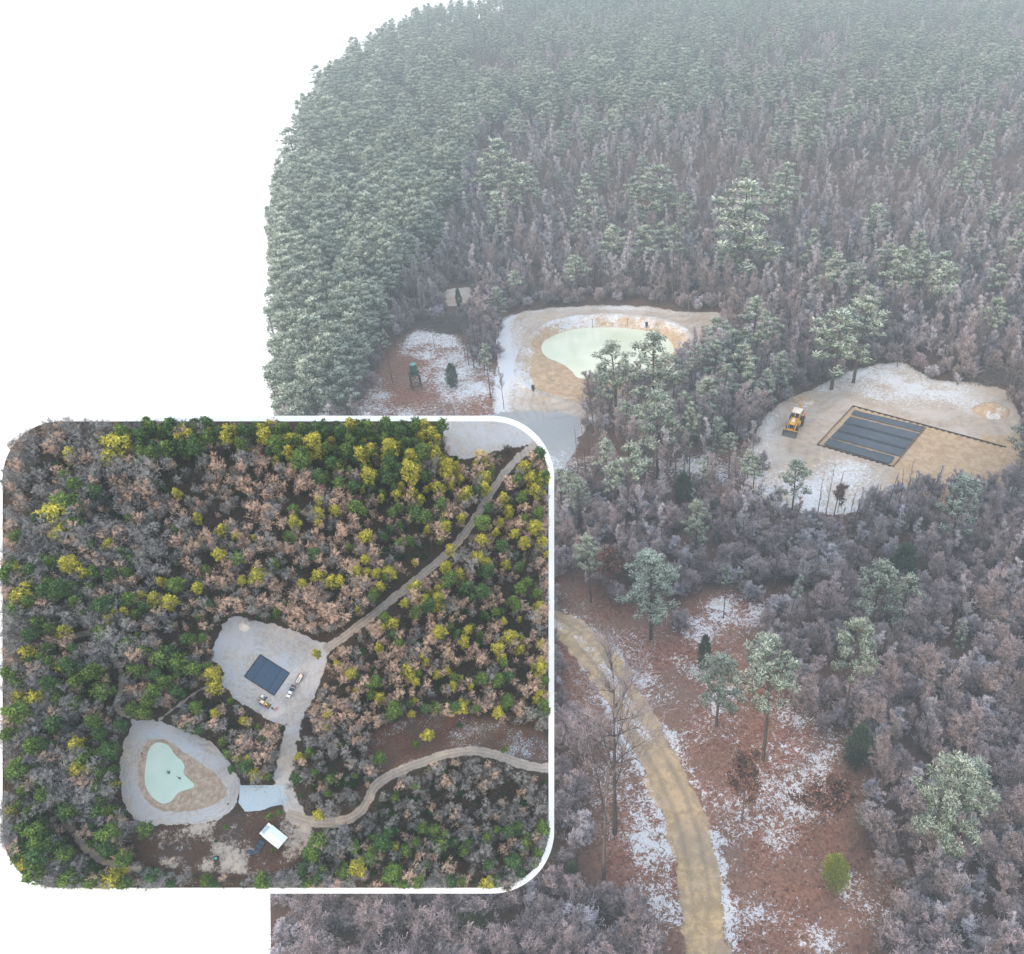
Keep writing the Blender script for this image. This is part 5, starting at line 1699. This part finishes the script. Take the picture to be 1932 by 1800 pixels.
def shed():
    e = empty('shed'); tag(e, 'white metal shed with a pale blue lean-to at its upper end', 'shed')
    # x along ridge (towards lower right), y across
    L, Wd, hh, rg = 10.6, 6.4, 3.0, 4.0
    w = MB()
    for s in (-1, 1): w.box((0, s * (Wd / 2 - .15), hh / 2), (L - .3, .12, hh))
    for s in (-1, 1): w.prism([(-Wd / 2 + .1, 0), (Wd / 2 - .1, 0), (Wd / 2 - .1, hh), (0, rg - .1), (-Wd / 2 + .1, hh)], -.06, .06, 'y')
    w2 = MB()
    w.v = w.v[:16]; w.f = w.f[:12]; w.sm = w.sm[:12]
    for s in (-1, 1):
        x = s * (L / 2 - .15)
        pts = [(-Wd / 2 + .1, 0), (Wd / 2 - .1, 0), (Wd / 2 - .1, hh), (0, rg - .1), (-Wd / 2 + .1, hh)]
        vs = [(x - .06, a, b) for a, b in pts] + [(x + .06, a, b) for a, b in pts]
        n = 5; fs = [tuple(range(n)), tuple(range(2 * n - 1, n - 1, -1))] + [(i, n + i, n + (i + 1) % n, (i + 1) % n) for i in range(n)]
        w.add(vs, fs)
    w.build('wall', M['roofw'], e)
    for s in (-1, 1):
        r = MB(); nn = 24
        for i in range(nn):
            x0 = -L / 2 + L * i / nn; x1 = x0 + L / nn
            vs = [(x0, 0, rg), (x1, 0, rg), (x1, s * (Wd / 2 + .2), hh - .05), (x0, s * (Wd / 2 + .2), hh - .05)]
            r.add(vs, [(0, 1, 2, 3)])
            r.box(((x0 + .06), s * (Wd / 4 + .1), (rg + hh) / 2 + .02), (.07, math.hypot(Wd / 2 + .2, rg - hh), .06), Matrix.Rotation(-s * math.atan2(rg - hh, Wd / 2), 3, 'X'))
        r.build('roof_panel', M['roofw'], e)
    k = MB(); k.box((0, 0, rg + .04), (L, .3, .06)); k.build('ridge_cap', M['white'], e)
    p = MB(); p.box((-L / 2 - 1.1, -.05, 2.75), (2.2, 4.0, .08), Matrix.Rotation(R(-6), 3, 'Y')); p.build('lean_to_roof', M['roofg'], e)
    p = MB(); p.box((-L / 2 - 1.1, -2.6 * -1 + .05, 2.7), (2.2, 1.9, .08), Matrix.Rotation(R(-6), 3, 'Y')); 
    p = MB(); p.box((-L / 2 - 1.1, 2.6, 2.68), (2.2, 1.2, .08), Matrix.Rotation(R(-6), 3, 'Y')); p.box((-L / 2 - 1.1, -2.65, 2.68), (2.2, 1.2, .08), Matrix.Rotation(R(-6), 3, 'Y')); p.build('lean_to_edge', M['white'], e)
    for s in (-1, 1):
        q = MB(); q.box((-L / 2 - 2.05, s * 2.9, 1.3), (.14, .14, 2.6)); q.build('post', M['white'], e)
    return e
tplace(shed(), 520, 1579, 25, 20, .88)
def panel(label):
    e = empty('panel_bin'); tag(e, label, 'bin', 'row of dark bins by the white shed')
    b = MB(); b.box((0, 0, .35), (2.7, 1.7, .7), None, .08); b.build('bin_body', M['bluegrey'], e)
    for y in (.3, .58):
        s = MB(); s.box((0, y, .715), (2.5, .10, .03)); s.build('slot', M['black'], e)
    return e
for (a, b, l) in ((494, 1590, 'dark bin nearest the white shed, top of the slanting row'), (489.5, 1597.5, 'second dark bin down the slanting row by the shed'), (485, 1605.5, 'third dark bin down the slanting row by the shed'), (473, 1608, 'dark bin set apart at the lower left of the row')):
    tplace(panel(l), a, b, 10, 5.5)
m = MB(); m.box((0, 0, .5), (1.3, 1.2, 1.0), None, .08); m.box((0, 0, 1.03), (1.4, 1.3, .08), None, .03)
tplace(tag(m.build('utility_box', M['tanklid']), 'small teal box on a sandy strip left of the yellow-tipped pine by the road', 'box'), 599, 1519, 5, 3)
def snag(px, py, label, sc=1.0):
    segs = [((-2.2, 1.2, .1), (0, 0, .25), .08, .12)]
    for _ in range(70):
        d = Vector((random.uniform(-1, 1), random.uniform(-1, 1), random.uniform(-.1, .5))).normalized() * random.uniform(.4, 1.1)
        segs.append(((0, 0, .1), tuple(d), .12, .04))
    V, Fq = tubes_np(segs, 4); o = link('sunken_branch', mesh_np('sunken_branch', V, Fq, M['wood']))
    tag(o, label, 'branch'); tplace(o, px, py, None, None, sc, .05)
snag(317, 1457, 'larger dark sunken branch with a stem in the turquoise pond', 1.15)
snag(338, 1468, 'smaller dark sunken branch near the inlet of the turquoise pond', .75)
m = MB(); m.tube([(-2, 0, .15), (2, 0, .2)], .12, 8)
tplace(tag(m.build('white_pole', M['white']), 'short white pole lying at the upper wood edge of the pale pad', 'pole'), 562, 1185, 3, -7, .8)
bp_ = brush_pile(0, 0, 4.5, 3.0, 1.6, 500, 'heap of cut branches at the upper left corner of the pale pad', frame=1, mat='limb')
tplace(bp_, 432, 1152, 8, -3, 1.0)
mm = MB(); mm.lathe([(2.6, 0), (2.0, .5), (1.0, 1.1), (.2, 1.35)], 22)
for i, v in enumerate(mm.v):
    k = 1 + .5 * (random.random() - .5); mm.v[i] = (v[0] * k, v[1] * k, v[2] * (1 + .2 * (random.random() - .5)))
tplace(tag(mm.build('gravel_heap', M['cream']), 'pale heap of gravel at the upper left of the pale pad', 'gravel heap'), 461, 1181)

# ---- trees of the small landscape
def remat(protos, mat, leafw=None):
    outp = []
    for t, c, H in protos:
        c2 = c.copy(); c2.materials[0] = M[mat]; outp.append((t, c2, H))
    return outp
TPB = [pine_mesh(14, .50, 2.7, 26, 31, 'pine_green', .5, .8, 13, fat=1.2), pine_mesh(13, .42, 2.5, 26, 32, 'pine_green', .4, .8, 13, fat=1.2), pine_mesh(15, .60, 2.6, 22, 33, 'pine_green', .5, .8, 14, fat=1.25), pine_mesh(11, .35, 2.2, 22, 34, 'pine_green', .3, .75, 13, fat=1.1)]
T_SUNLIT, T_GRN, T_SHADED = remat(TPB, 't_sunlit'), remat(TPB, 't_grn'), remat(TPB, 't_shaded')  # same pines in sunlit, middle and shaded colours
TBB = [bare_mesh(12, 3.3, 41, 't_twig', 14, .06, .42, .75, tw=1, sub=1, barkm='limb_pale'), bare_mesh(11, 2.7, 42, 't_twig', 13, .06, .42, .8, tw=1, sub=1, barkm='limb_pale'), bare_mesh(13, 2.2, 43, 't_twig', 12, .06, .42, 1.0, tw=1, sub=1, barkm='limb_pale')]
T_TWIG, T_TWIGG = TBB, [(t.copy(), c, H) for t, c, H in remat(TBB, 't_twigg')]  # same bare trees: sunlit buff copy and grey copy
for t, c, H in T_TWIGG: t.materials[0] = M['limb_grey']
TSH = [bare_mesh(3.2, 1.4, 44, 't_shrub', 7, .10, .08, .7, 3, tw=0), cone_mesh(2.2, 1.3, 6, 't_shaded', 900, .45, .5)]

NOGO = [T_PAD, T_TRACK, T_GRAV, [(832, 795), (1035, 795), (1000, 836), (930, 850), (880, 862), (845, 850)], T_YARD, T_OPEN]
NOGO = [smooth(p, 1) for p in NOGO]
NOLINE = [(T_ROAD1, 13), (T_ROAD2, 15), (T_CONN, 17), (T_PATH, 8), (T_PATH2, 6), (T_PATH3, 12)]
def t_ok(px0, py0, pxt, pyt, big=False):
    ok = in_tray(px0, py0, 3) & in_tray(pxt, pyt, -6)
    for p in NOGO:
        for f in (0, .6, 1):
            ok &= sdf(px0 + (pxt - px0) * f, py0 + (pyt - py0) * f, p) > (5 if f == 1 else 2)
    for p, d in NOLINE:
        ok &= (sdf(px0, py0, p, False) > d) & (sdf(pxt, pyt, p, False) > d * .9) & (sdf((px0 + pxt) / 2, (py0 + pyt) / 2, p, False) > d)
    return ok
TLIST = [  # crown pixel, width, height (m), tint: y sunlit, g mid, d shaded
 (215, 835, 1.9, 15, 'y'), (205, 862, 1.4, 14, 'y'), (212, 868, 1.0, 12, 'y'), (97, 968, 1.9, 15, 'y'), (124, 948, 1.7, 15, 'g'), (110, 1005, 1.5, 13, 'y'), (140, 985, 1.2, 13, 'g'), (132, 857, 1.1, 13, 'y'), (40, 1125, 1.7, 14, 'y'), (52, 1105, 1.2, 13, 'y'),
 (25, 1150, 1.4, 13, 'g'), (20, 1060, 1.1, 12, 'g'), (80, 1055, 1.1, 12, 'g'), (203, 1028, 1.0, 13, 'y'), (288, 1130, 1.1, 12, 'y'), (315, 1133, 1.3, 12, 'y'), (268, 1122, .8, 11, 'y'), (304, 1097, .9, 11, 'y'), (371, 975, .8, 11, 'y'), (418, 998, 1.0, 12, 'y'), (448, 1009, .9, 11, 'y'),
 (333, 930, .9, 11, 'y'), (448, 1052, 1.2, 12, 'g'), (486, 1085, 1.5, 12, 'y'), (215, 1155, 1.0, 12, 'y'), (255, 1157, 1.0, 12, 'g'), (118, 1190, 1.2, 12, 'y'), (145, 1105, 1.1, 12, 'd'), (170, 1110, 1.2, 12, 'g'), (195, 1195, 1.5, 12, 'g'), (240, 1215, 1.4, 12, 'g'), (270, 1225, 1.3, 12, 'g'), (300, 1240, 1.4, 12, 'g'), (318, 1228, 1.2, 11, 'd'), (335, 1250, 1.5, 12, 'g'), (365, 1262, 1.4, 12, 'g'),
 (190, 1303, 1.5, 12, 'g'), (120, 1257, 1.2, 12, 'y'), (35, 1312, 1.1, 12, 'y'), (65, 1318, 1.4, 12, 'y'), (110, 1320, 1.3, 12, 'g'), (140, 1328, 1.4, 12, 'g'), (247, 1336, 1.1, 12, 'g'), (403, 1272, 1.2, 13, 'y'), (404, 1295, 1.1, 12, 'y'), (370, 1335, 1.1, 11, 'g'), (405, 1345, .9, 11, 'y'), (435, 1322, .8, 9, 'g'), (355, 1370, 1.1, 9, 'd'), (375, 1377, 1.1, 9, 'd'), (460, 1360, 1.0, 10, 'y'), (472, 1368, .8, 9, 'g'), (488, 1372, .8, 9, 'g'), (420, 1398, .9, 10, 'g'), (430, 1422, .9, 10, 'g'), (448, 1430, .8, 10, 'y'), (468, 1430, 1.0, 10, 'y'), (480, 1460, 1.0, 10, 'y'), (495, 1395, .8, 9, 'g'), (437, 1450, .9, 9, 'd'), (503, 1465, .7, 9, 'g'),
 (143, 1405, 1.2, 13, 'y'), (152, 1430, 1.4, 13, 'g'), (142, 1445, 1.3, 13, 'y'), (180, 1455, 1.3, 12, 'g'), (180, 1490, 1.3, 12, 'g'), (72, 1475, 1.1, 12, 'g'), (212, 1556, .9, 11, 'g'), (270, 1564, 1.1, 11, 'g'), (172, 1592, .8, 10, 'g'), (204, 1615, .8, 10, 'g'), (220, 1608, .6, 9, 'g'), (75, 1556, .9, 11, 'g'), (385, 1655, .8, 8, 'g'), (425, 1560, .65, 8, 'g'), (406, 1587, .5, 5, 'd'), (514, 1605, .6, 6, 'g'), (508, 1540, .75, 9, 'g'), (526, 1533, .75, 9, 'g'),
 (597, 1232, .8, 11, 'y'), (662, 1270, 1.1, 12, 'y'), (636, 1252, .8, 11, 'y'), (770, 1262, 1.1, 12, 'y'), (776, 1275, 1.0, 12, 'y'), (715, 1315, 1.0, 11, 'y'), (617, 1348, .9, 11, 'y'), (616, 1370, .7, 10, 'y'), (642, 1405, .7, 9, 'g'), (716, 1430, 1.3, 9, 'g'), (785, 1403, .9, 8, 'g'), (565, 1428, .9, 10, 'y'), (583, 1420, .9, 10, 'g'), (592, 1458, .8, 9, 'g'), (622, 1470, .9, 9, 'g'), (619, 1497, .8, 9, 'g'), (670, 1463, .6, 9, 'g'), (602, 1545 - 8, 1.1, 11, 'y'), (568, 1500, .6, 6, 'd'), (777, 1347, .8, 11, 'y'), (870, 1333, 1.2, 12, 'y'), (868, 1368, .7, 7, 'd'), (808, 1386, .9, 12, 'y'), (940, 1342, 1.0, 12, 'y'), (1015, 1320, .9, 11, 'y'), (952, 1415, .7, 9, 'g'), (831, 1590, 1.3, 12, 'g'), (745, 1505, .7, 10, 'g'), (748, 1495, .6, 9, 'g'),
 (600, 1590, 1.4, 12, 'g'), (590, 1612, 1.5, 12, 'g'), (700, 1615, 1.4, 12, 'g'), (648, 1645, 1.3, 12, 'g'), (740, 1655, 1.5, 12, 'g'), (568, 1640, 1.1, 11, 'd'), (895, 1050, 1.1, 12, 'y'), (850, 1035, .9, 12, 'y'), (908, 860, 1.3, 12, 'y'), (697, 845, 1.0, 12, 'y'), (722, 1185, .9, 11, 'y'), (735, 1080, 1.3, 12, 'y'), (785, 1105, 1.1, 12, 'y'), (784, 1125, .9, 11, 'y'), (600, 1085, 1.1, 12, 'y'), (570, 1100, .9, 12, 'y'), (625, 1095, 1.2, 12, 'y'), (740, 1175, 1.1, 12, 'y'), (555, 985, 1.2, 12, 'y'), (600, 968, 1.2, 12, 'y'), (600, 985, .9, 11, 'y'), (690, 1010, 1.4, 12, 'y'), (632, 962, 1.1, 12, 'y'), (545, 1010, 1.2, 11, 'g'), (880, 930, 1.3, 12, 'y'), (912, 900, 1.5, 12, 'y'), (915, 920, 1.2, 12, 'y'), (990, 880, 1.5, 12, 'y'), (1005, 900, 1.5, 12, 'y'), (975, 905, 1.2, 12, 'g'), (1015, 925, 1.4, 12, 'y'), (960, 960, 1.0, 11, 'y'), (945, 985, 1.0, 11, 'y'), (905, 1050, 1.2, 12, 'y'), (920, 1060, 1.1, 12, 'y')]
tdn = np.array([0, 0, 0])
def base_of(px, py, h):
    """foot of a tree whose top shows at (px,py)"""
    x, y = TP(np.array(px), np.array(py), h)
    return float(x), float(y)
HS = .155
placedT = []
KMAT = {'y': (T_SUNLIT, 'ty'), 'g': (T_GRN, 'tg'), 'd': (T_SHADED, 'td')}
KN = {'y': 'sunlit_tint_pine', 'g': 'mid_green_pine', 'd': 'shaded_tint_pine'}
KW = {'y': 'sunlit-tinted yellow green pine', 'g': 'mid green pine', 'd': 'shade-tinted deep green pine'}
def zone(px, py):
    if py < 930 and px < 830: return 'dense upper band of the small landscape', 'dense upper pines'
    if px > 640 and py < 1370: return 'sunlit wood beside the straight road of the small landscape', 'pines by the straight road'
    if px < 420: return 'left wood around the turquoise pond of the small landscape', 'pines of the left wood'
    return 'lower wood below the curved road of the small landscape' if py > 1560 else 'middle of the small landscape near the pad and curved road', 'pines near pad and curved road'
def tplant(kind_, i, x, y, h, w, name):
    pr, key = KMAT[kind_]
    z = float(t_height(np.array([x]), np.array([y]))[0])
    e, o, o2 = plant(key, pr, i, x, y, z - .01, h, random.uniform(0, 6.28), w, TM, name)
    register(key, i % len(pr), o, o2)
    return e
for px, py, w, hm, kd in TLIST:
    h = hm * HS * .95
    q_ = 15 * w + 3
    if py > Y1_ - q_: py = Y1_ - q_
    if py < Y0_ + q_: py = Y0_ + q_
    if px < X0_ + q_: px = X0_ + q_
    if px > X1_ - q_: px = X1_ - q_
    if not in_tray(px, py, q_ - 2): continue
    x, y = base_of(px, py, h * .8)
    e = tplant(kd, random.randrange(4), x, y, h, w * .92, KN[kd])
    zl, gr = zone(px, py)
    tag(e, KW[kd] + ' in the ' + zl, 'pine', KW[kd] + 's: ' + gr)
    placedT.append((x, y, .22 * w))
PT = np.array(placedT)

def tray_points():
    r = np.random.default_rng(77)
    pys = np.arange(Y0_ + 4, Y1_ + 40, 12.5); pts = []
    for p in pys:
        xs = np.arange(X0_ + 4, X1_ + 20, 12.5)
        pts.append(np.stack([xs + r.uniform(-6, 6, len(xs)), p + r.uniform(-6, 6, len(xs))], -1))
    pts = np.concatenate(pts)
    x, y = TP(pts[:, 0], pts[:, 1])
    n = len(x)
    u = r.uniform(0, 1, n); hh = r.uniform(.75, 1.15, n)
    c1 = fbm(x, y, 2.0, 61, 3); c2 = fbm(x, y, .8, 63, 3)
    px, py = pts[:, 0], pts[:, 1]
    dense = ((py < 905 + 40 * np.sin(px / 90)) & (px > 270) & (px < 830)).astype(float)
    rt = ss(620, 760, px) * ss(1380, 1330, py)
    pine = u < (.015 + .55 * dense + .30 * rt * (c2 > .47) + .26 * (py > 1560) * (c2 > .45) + .20 * (px < 260) * (py > 1080) * (c2 > .48) + .05 * (px < 420) * (py > 1080))
    h = np.where(pine, 12, 10.5) * HS * hh
    h = np.where(~pine & (c1 < .42), h * .75, h)
    c3 = fbm(x, y, 1.3, 69, 3)
    h = np.where((px < 330) | (py < 930), h * 1.15, h)
    pxt, pyt, _ = Tproj(x, y, h)
    ok = t_ok(px, py, pxt, pyt) & (pine | (r.uniform(0, 1, n) < .55 + 1.6 * (c3 - .45) + .3 * (px < 300))) & True
    d2 = ((x[:, None] - PT[None, :, 0]) ** 2 + (y[:, None] - PT[None, :, 1]) ** 2) < (PT[None, :, 2] * np.where(pine, 1.3, .55)[:, None]) ** 2
    ok &= ~d2.any(1)
    kd = np.where(u * 97.3 % 1 < .05 + .17 * (px > 400) * (py < 1450) + .5 * (c1 > .5) * ss(250, 700, px) * ss(1500, 1250, py), 'y', np.where((u * 131.7 % 1) < .6, 'g', 'd'))  # painted sunlit yellow chosen by position, mostly towards the upper right
    sun_tint = (r.uniform(0, 1, n) < .15 + .6 * ss(100, 700, px) * ss(1480, 1300, py))  # painted sunlit buff twigs, likewise chosen by position
    return [(x[i], y[i], h[i], bool(pine[i]), str(kd[i]), bool(sun_tint[i]), px[i], py[i]) for i in np.nonzero(ok)[0]]
tp_ = tray_points()
def t_edge(t):
    a, b, _ = Tproj(np.array([t[0]]), np.array([t[1]]), t[2]); m_ = 19
    return not (in_tray(a, b, m_)[0] and in_tray(np.array([t[6]]), np.array([t[7]]), 12)[0])
te = [t for t in tp_ if t_edge(t)]; tp_ = [t for t in tp_ if not t_edge(t)]
def t_inside(x, y):
    a, b, _ = Tproj(x, y, 1.55)
    c, d, _ = Tproj(x, y, 0)
    return in_tray(a, b, 0) & in_tray(c, d, 1)
cut_mass('wood_edge', 'trees cut off along the white rim of the small landscape', 'wood',
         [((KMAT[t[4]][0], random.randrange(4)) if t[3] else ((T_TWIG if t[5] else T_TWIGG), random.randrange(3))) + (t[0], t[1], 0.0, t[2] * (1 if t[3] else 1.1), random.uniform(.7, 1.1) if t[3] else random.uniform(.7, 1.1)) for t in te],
         t_inside, TM)
tpp = [t for t in tp_ if t[3]]; tbb = [t for t in tp_ if not t[3]]
print('tray pines', len(tpp), 'bare', len(tbb))
random.shuffle(tpp); random.shuffle(tbb)
capp = max(0, 296 - len(TLIST)); restp = {'ty': [], 'tg': [], 'td': []}
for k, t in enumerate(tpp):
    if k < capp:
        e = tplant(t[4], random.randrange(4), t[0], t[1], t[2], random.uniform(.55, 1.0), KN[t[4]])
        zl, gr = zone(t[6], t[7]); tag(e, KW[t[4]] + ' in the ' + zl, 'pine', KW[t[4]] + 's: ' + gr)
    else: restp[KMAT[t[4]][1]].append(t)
restb = {'tw': [], 'tgw': []}
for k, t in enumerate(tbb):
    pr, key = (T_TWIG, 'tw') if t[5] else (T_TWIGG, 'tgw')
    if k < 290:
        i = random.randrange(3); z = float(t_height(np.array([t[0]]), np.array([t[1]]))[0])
        e, o, o2 = plant(key, pr, i, t[0], t[1], z - .01, t[2] * 1.12, random.uniform(0, 6.28), random.uniform(.75, 1.2), TM, 'sunlit_tint_bare_tree' if t[5] else 'grey_bare_tree')
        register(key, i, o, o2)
        tag(e, 'leafless tree with buff sunlit-tinted twigs in the small landscape' if t[5] else 'leafless tree with cool grey twigs in the small landscape', 'tree', 'sunlit-tinted buff bare trees of the small landscape' if t[5] else 'grey bare trees of the small landscape')
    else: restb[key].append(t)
for key, pr, lb in (('ty', T_SUNLIT, 'sunlit-tinted yellow green pines filling gaps in the small landscape'), ('tg', T_GRN, 'mid green pines filling gaps in the small landscape'), ('td', T_SHADED, 'shade-tinted deep green pines filling gaps in the small landscape')):
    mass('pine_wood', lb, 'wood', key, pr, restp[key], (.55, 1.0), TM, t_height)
mass('bare_wood', 'sunlit-tinted buff leafless trees massed in the small landscape', 'wood', 'tw', T_TWIG, restb['tw'], (.65, 1.1), TM, t_height)
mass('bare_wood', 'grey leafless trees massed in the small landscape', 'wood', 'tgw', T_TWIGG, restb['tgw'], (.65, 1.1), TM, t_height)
# undergrowth
r_ = np.random.default_rng(9); n = 4200
px = r_.uniform(X0_, X1_, n); py = r_.uniform(Y0_, Y1_, n); x, y = TP(px, py); h = r_.uniform(.12, .34, n)
pxt, pyt, _ = Tproj(x, y, h)
ok = in_tray(px, py, 8) & in_tray(pxt, pyt, 7)
for p in NOGO: ok &= sdf(px, py, p) > 4
for p, d in NOLINE: ok &= sdf(px, py, p, False) > d
x, y, h = x[ok], y[ok], h[ok]
for i in range(2):
    for k in range(12):
        q = k * 2 + i; z = float(t_height(np.array([x[q]]), np.array([y[q]]))[0])
        e, o, o2 = plant('tsh', TSH, i, x[q], y[q], z, h[q], 0, 1.2, TM, 'low_shrub'); register('tsh', i, o, o2)
        tag(e, ('tiny leafless shrub' if i == 0 else 'tiny dark evergreen shrub') + ' on the floor of the small landscape', 'shrub', ('leafless' if i == 0 else 'evergreen') + ' shrubs of the small landscape')
mass('undergrowth', 'low scrub on the woodland floor of the small landscape', 'undergrowth', 'tsh', TSH, [(x[i], y[i], h[i]) for i in range(24, len(x))], (.9, 1.6), TM, t_height)

# ------------------------------------------------------------------ labels for the trees one can point at
def refine():
    bpy.context.view_layer.update()
    info = []
    for o in bpy.data.objects:
        if o.parent is None and o.get('group') and ('pine' in o.name or 'bare_tree' in o.name):
            w = o.matrix_world @ Vector((0, 0, 9.0)); a, b, d = proj(w.x, w.y, w.z)
            info.append((o, float(a), float(b), o.name.split('.')[0]))
    LM = [('the white shed', 519, 1578, 't'), ('the white pickup truck', 549, 1305, 't'), ('the pale gravel heap', 461, 1181, 't'), ('the row of dark bins', 485, 1603, 't'), ('the small teal box', 599, 1519, 't'),
          ('the turquoise pond', 312, 1455, 't'), ('the pale gravel lot', 497, 1505, 't'), ('the upper left rounded corner of the small landscape', 60, 850, 't'), ('the lower left rounded corner of the small landscape', 60, 1620, 't'), ('the lower right rounded corner of the small landscape', 985, 1625, 't'),
          ('the yellow backhoe by the long black liner', 1499, 800, 'm'), ('the green water tank tower', 786, 712, 'm'), ('the frozen puddle patch', 1390, 1145, 'm'), ('the round yellow-green cedar', 1572, 1650, 'm'), ('the dark cone-shaped cedar', 1612, 1410, 'm'),
          ('the big full pine over the road bend', 1228, 1120, 'm'), ('the green bush on the bottom edge', 885, 1745, 'm'), ('the large frosted pine at lower right', 1750, 1520, 'm'), ('the right end brush pile', 1868, 705, 'm'), ('the pile of cut branches by the left clearing', 850, 600, 'm')]
    DR = {'left of': (-1, 0), 'right of': (1, 0), 'above': (0, -1), 'below': (0, 1)}
    used = set()
    WN = {'frosted_pine': 'frosted pine', 'bare_tree': 'leafless grey tree', 'sunlit_tint_pine': 'sunlit-tinted yellow green pine', 'mid_green_pine': 'mid green pine', 'shaded_tint_pine': 'shade-tinted deep green pine', 'sunlit_tint_bare_tree': 'sunlit-tinted buff leafless tree', 'grey_bare_tree': 'grey leafless tree'}
    for nm, cx, cy, sc in LM:
        for dn, (ux, uy) in DR.items():
            for kd in (('frosted_pine', 'bare_tree') if sc == 'm' else ('sunlit_tint_pine', 'mid_green_pine', 'shaded_tint_pine', 'sunlit_tint_bare_tree', 'grey_bare_tree')):
                best = None
                for o, a, b, k in info:
                    if k != kd: continue
                    dx, dy = a - cx, b - cy; f = dx * ux + dy * uy; q = abs(dx * uy) + abs(dy * ux)
                    if f <= 4 or q > f: continue
                    D = math.hypot(dx, dy)
                    if best is None or D < best[0]: best = (D, o)
                if best and best[0] < 150 and best[1].name not in used:
                    used.add(best[1].name); best[1]['label'] = WN[kd] + ' nearest ' + dn + ' ' + nm
                    del best[1]['group']
refine()

# ------------------------------------------------------------------ haze
def haze():
    ysl = [60, 150, 300, 600, YMAX + 6]
    L = [(-48.0, -30.0), (-48.0, 20.0)] + [(float(xleft(np.array(v))) - 6, float(v)) for v in ysl]
    Rr = [(float(xright(np.array(v))) + 8, float(v)) for v in (YMAX + 6, 600, 0)] + [(62.0, -30.0)]
    poly = L + Rr; n = len(poly)
    V = [(a, b, -8.2) for a, b in poly] + [(a, b, CAMH + 6) for a, b in poly]
    Fq = [tuple(range(n)), tuple(range(2 * n - 1, n - 1, -1))] + [(i, n + i, n + (i + 1) % n, (i + 1) % n) for i in range(n)]
    me = bpy.data.meshes.new('haze'); me.from_pydata(V, [], Fq)
    m = bpy.data.materials.new('haze_air'); m.use_nodes = True; t = m.node_tree; t.nodes.clear()
    o = t.nodes.new('ShaderNodeOutputMaterial'); v = t.nodes.new('ShaderNodeVolumePrincipled')
    v.inputs['Color'].default_value = (.64, .755, .82, 1); v.inputs['Density'].default_value = .0009
    v.inputs['Anisotropy'].default_value = .0
    t.links.new(v.outputs[0], o.inputs['Volume'])
    me.materials.append(m); me.update()
    tag(link('haze', me), kind='stuff')
haze()
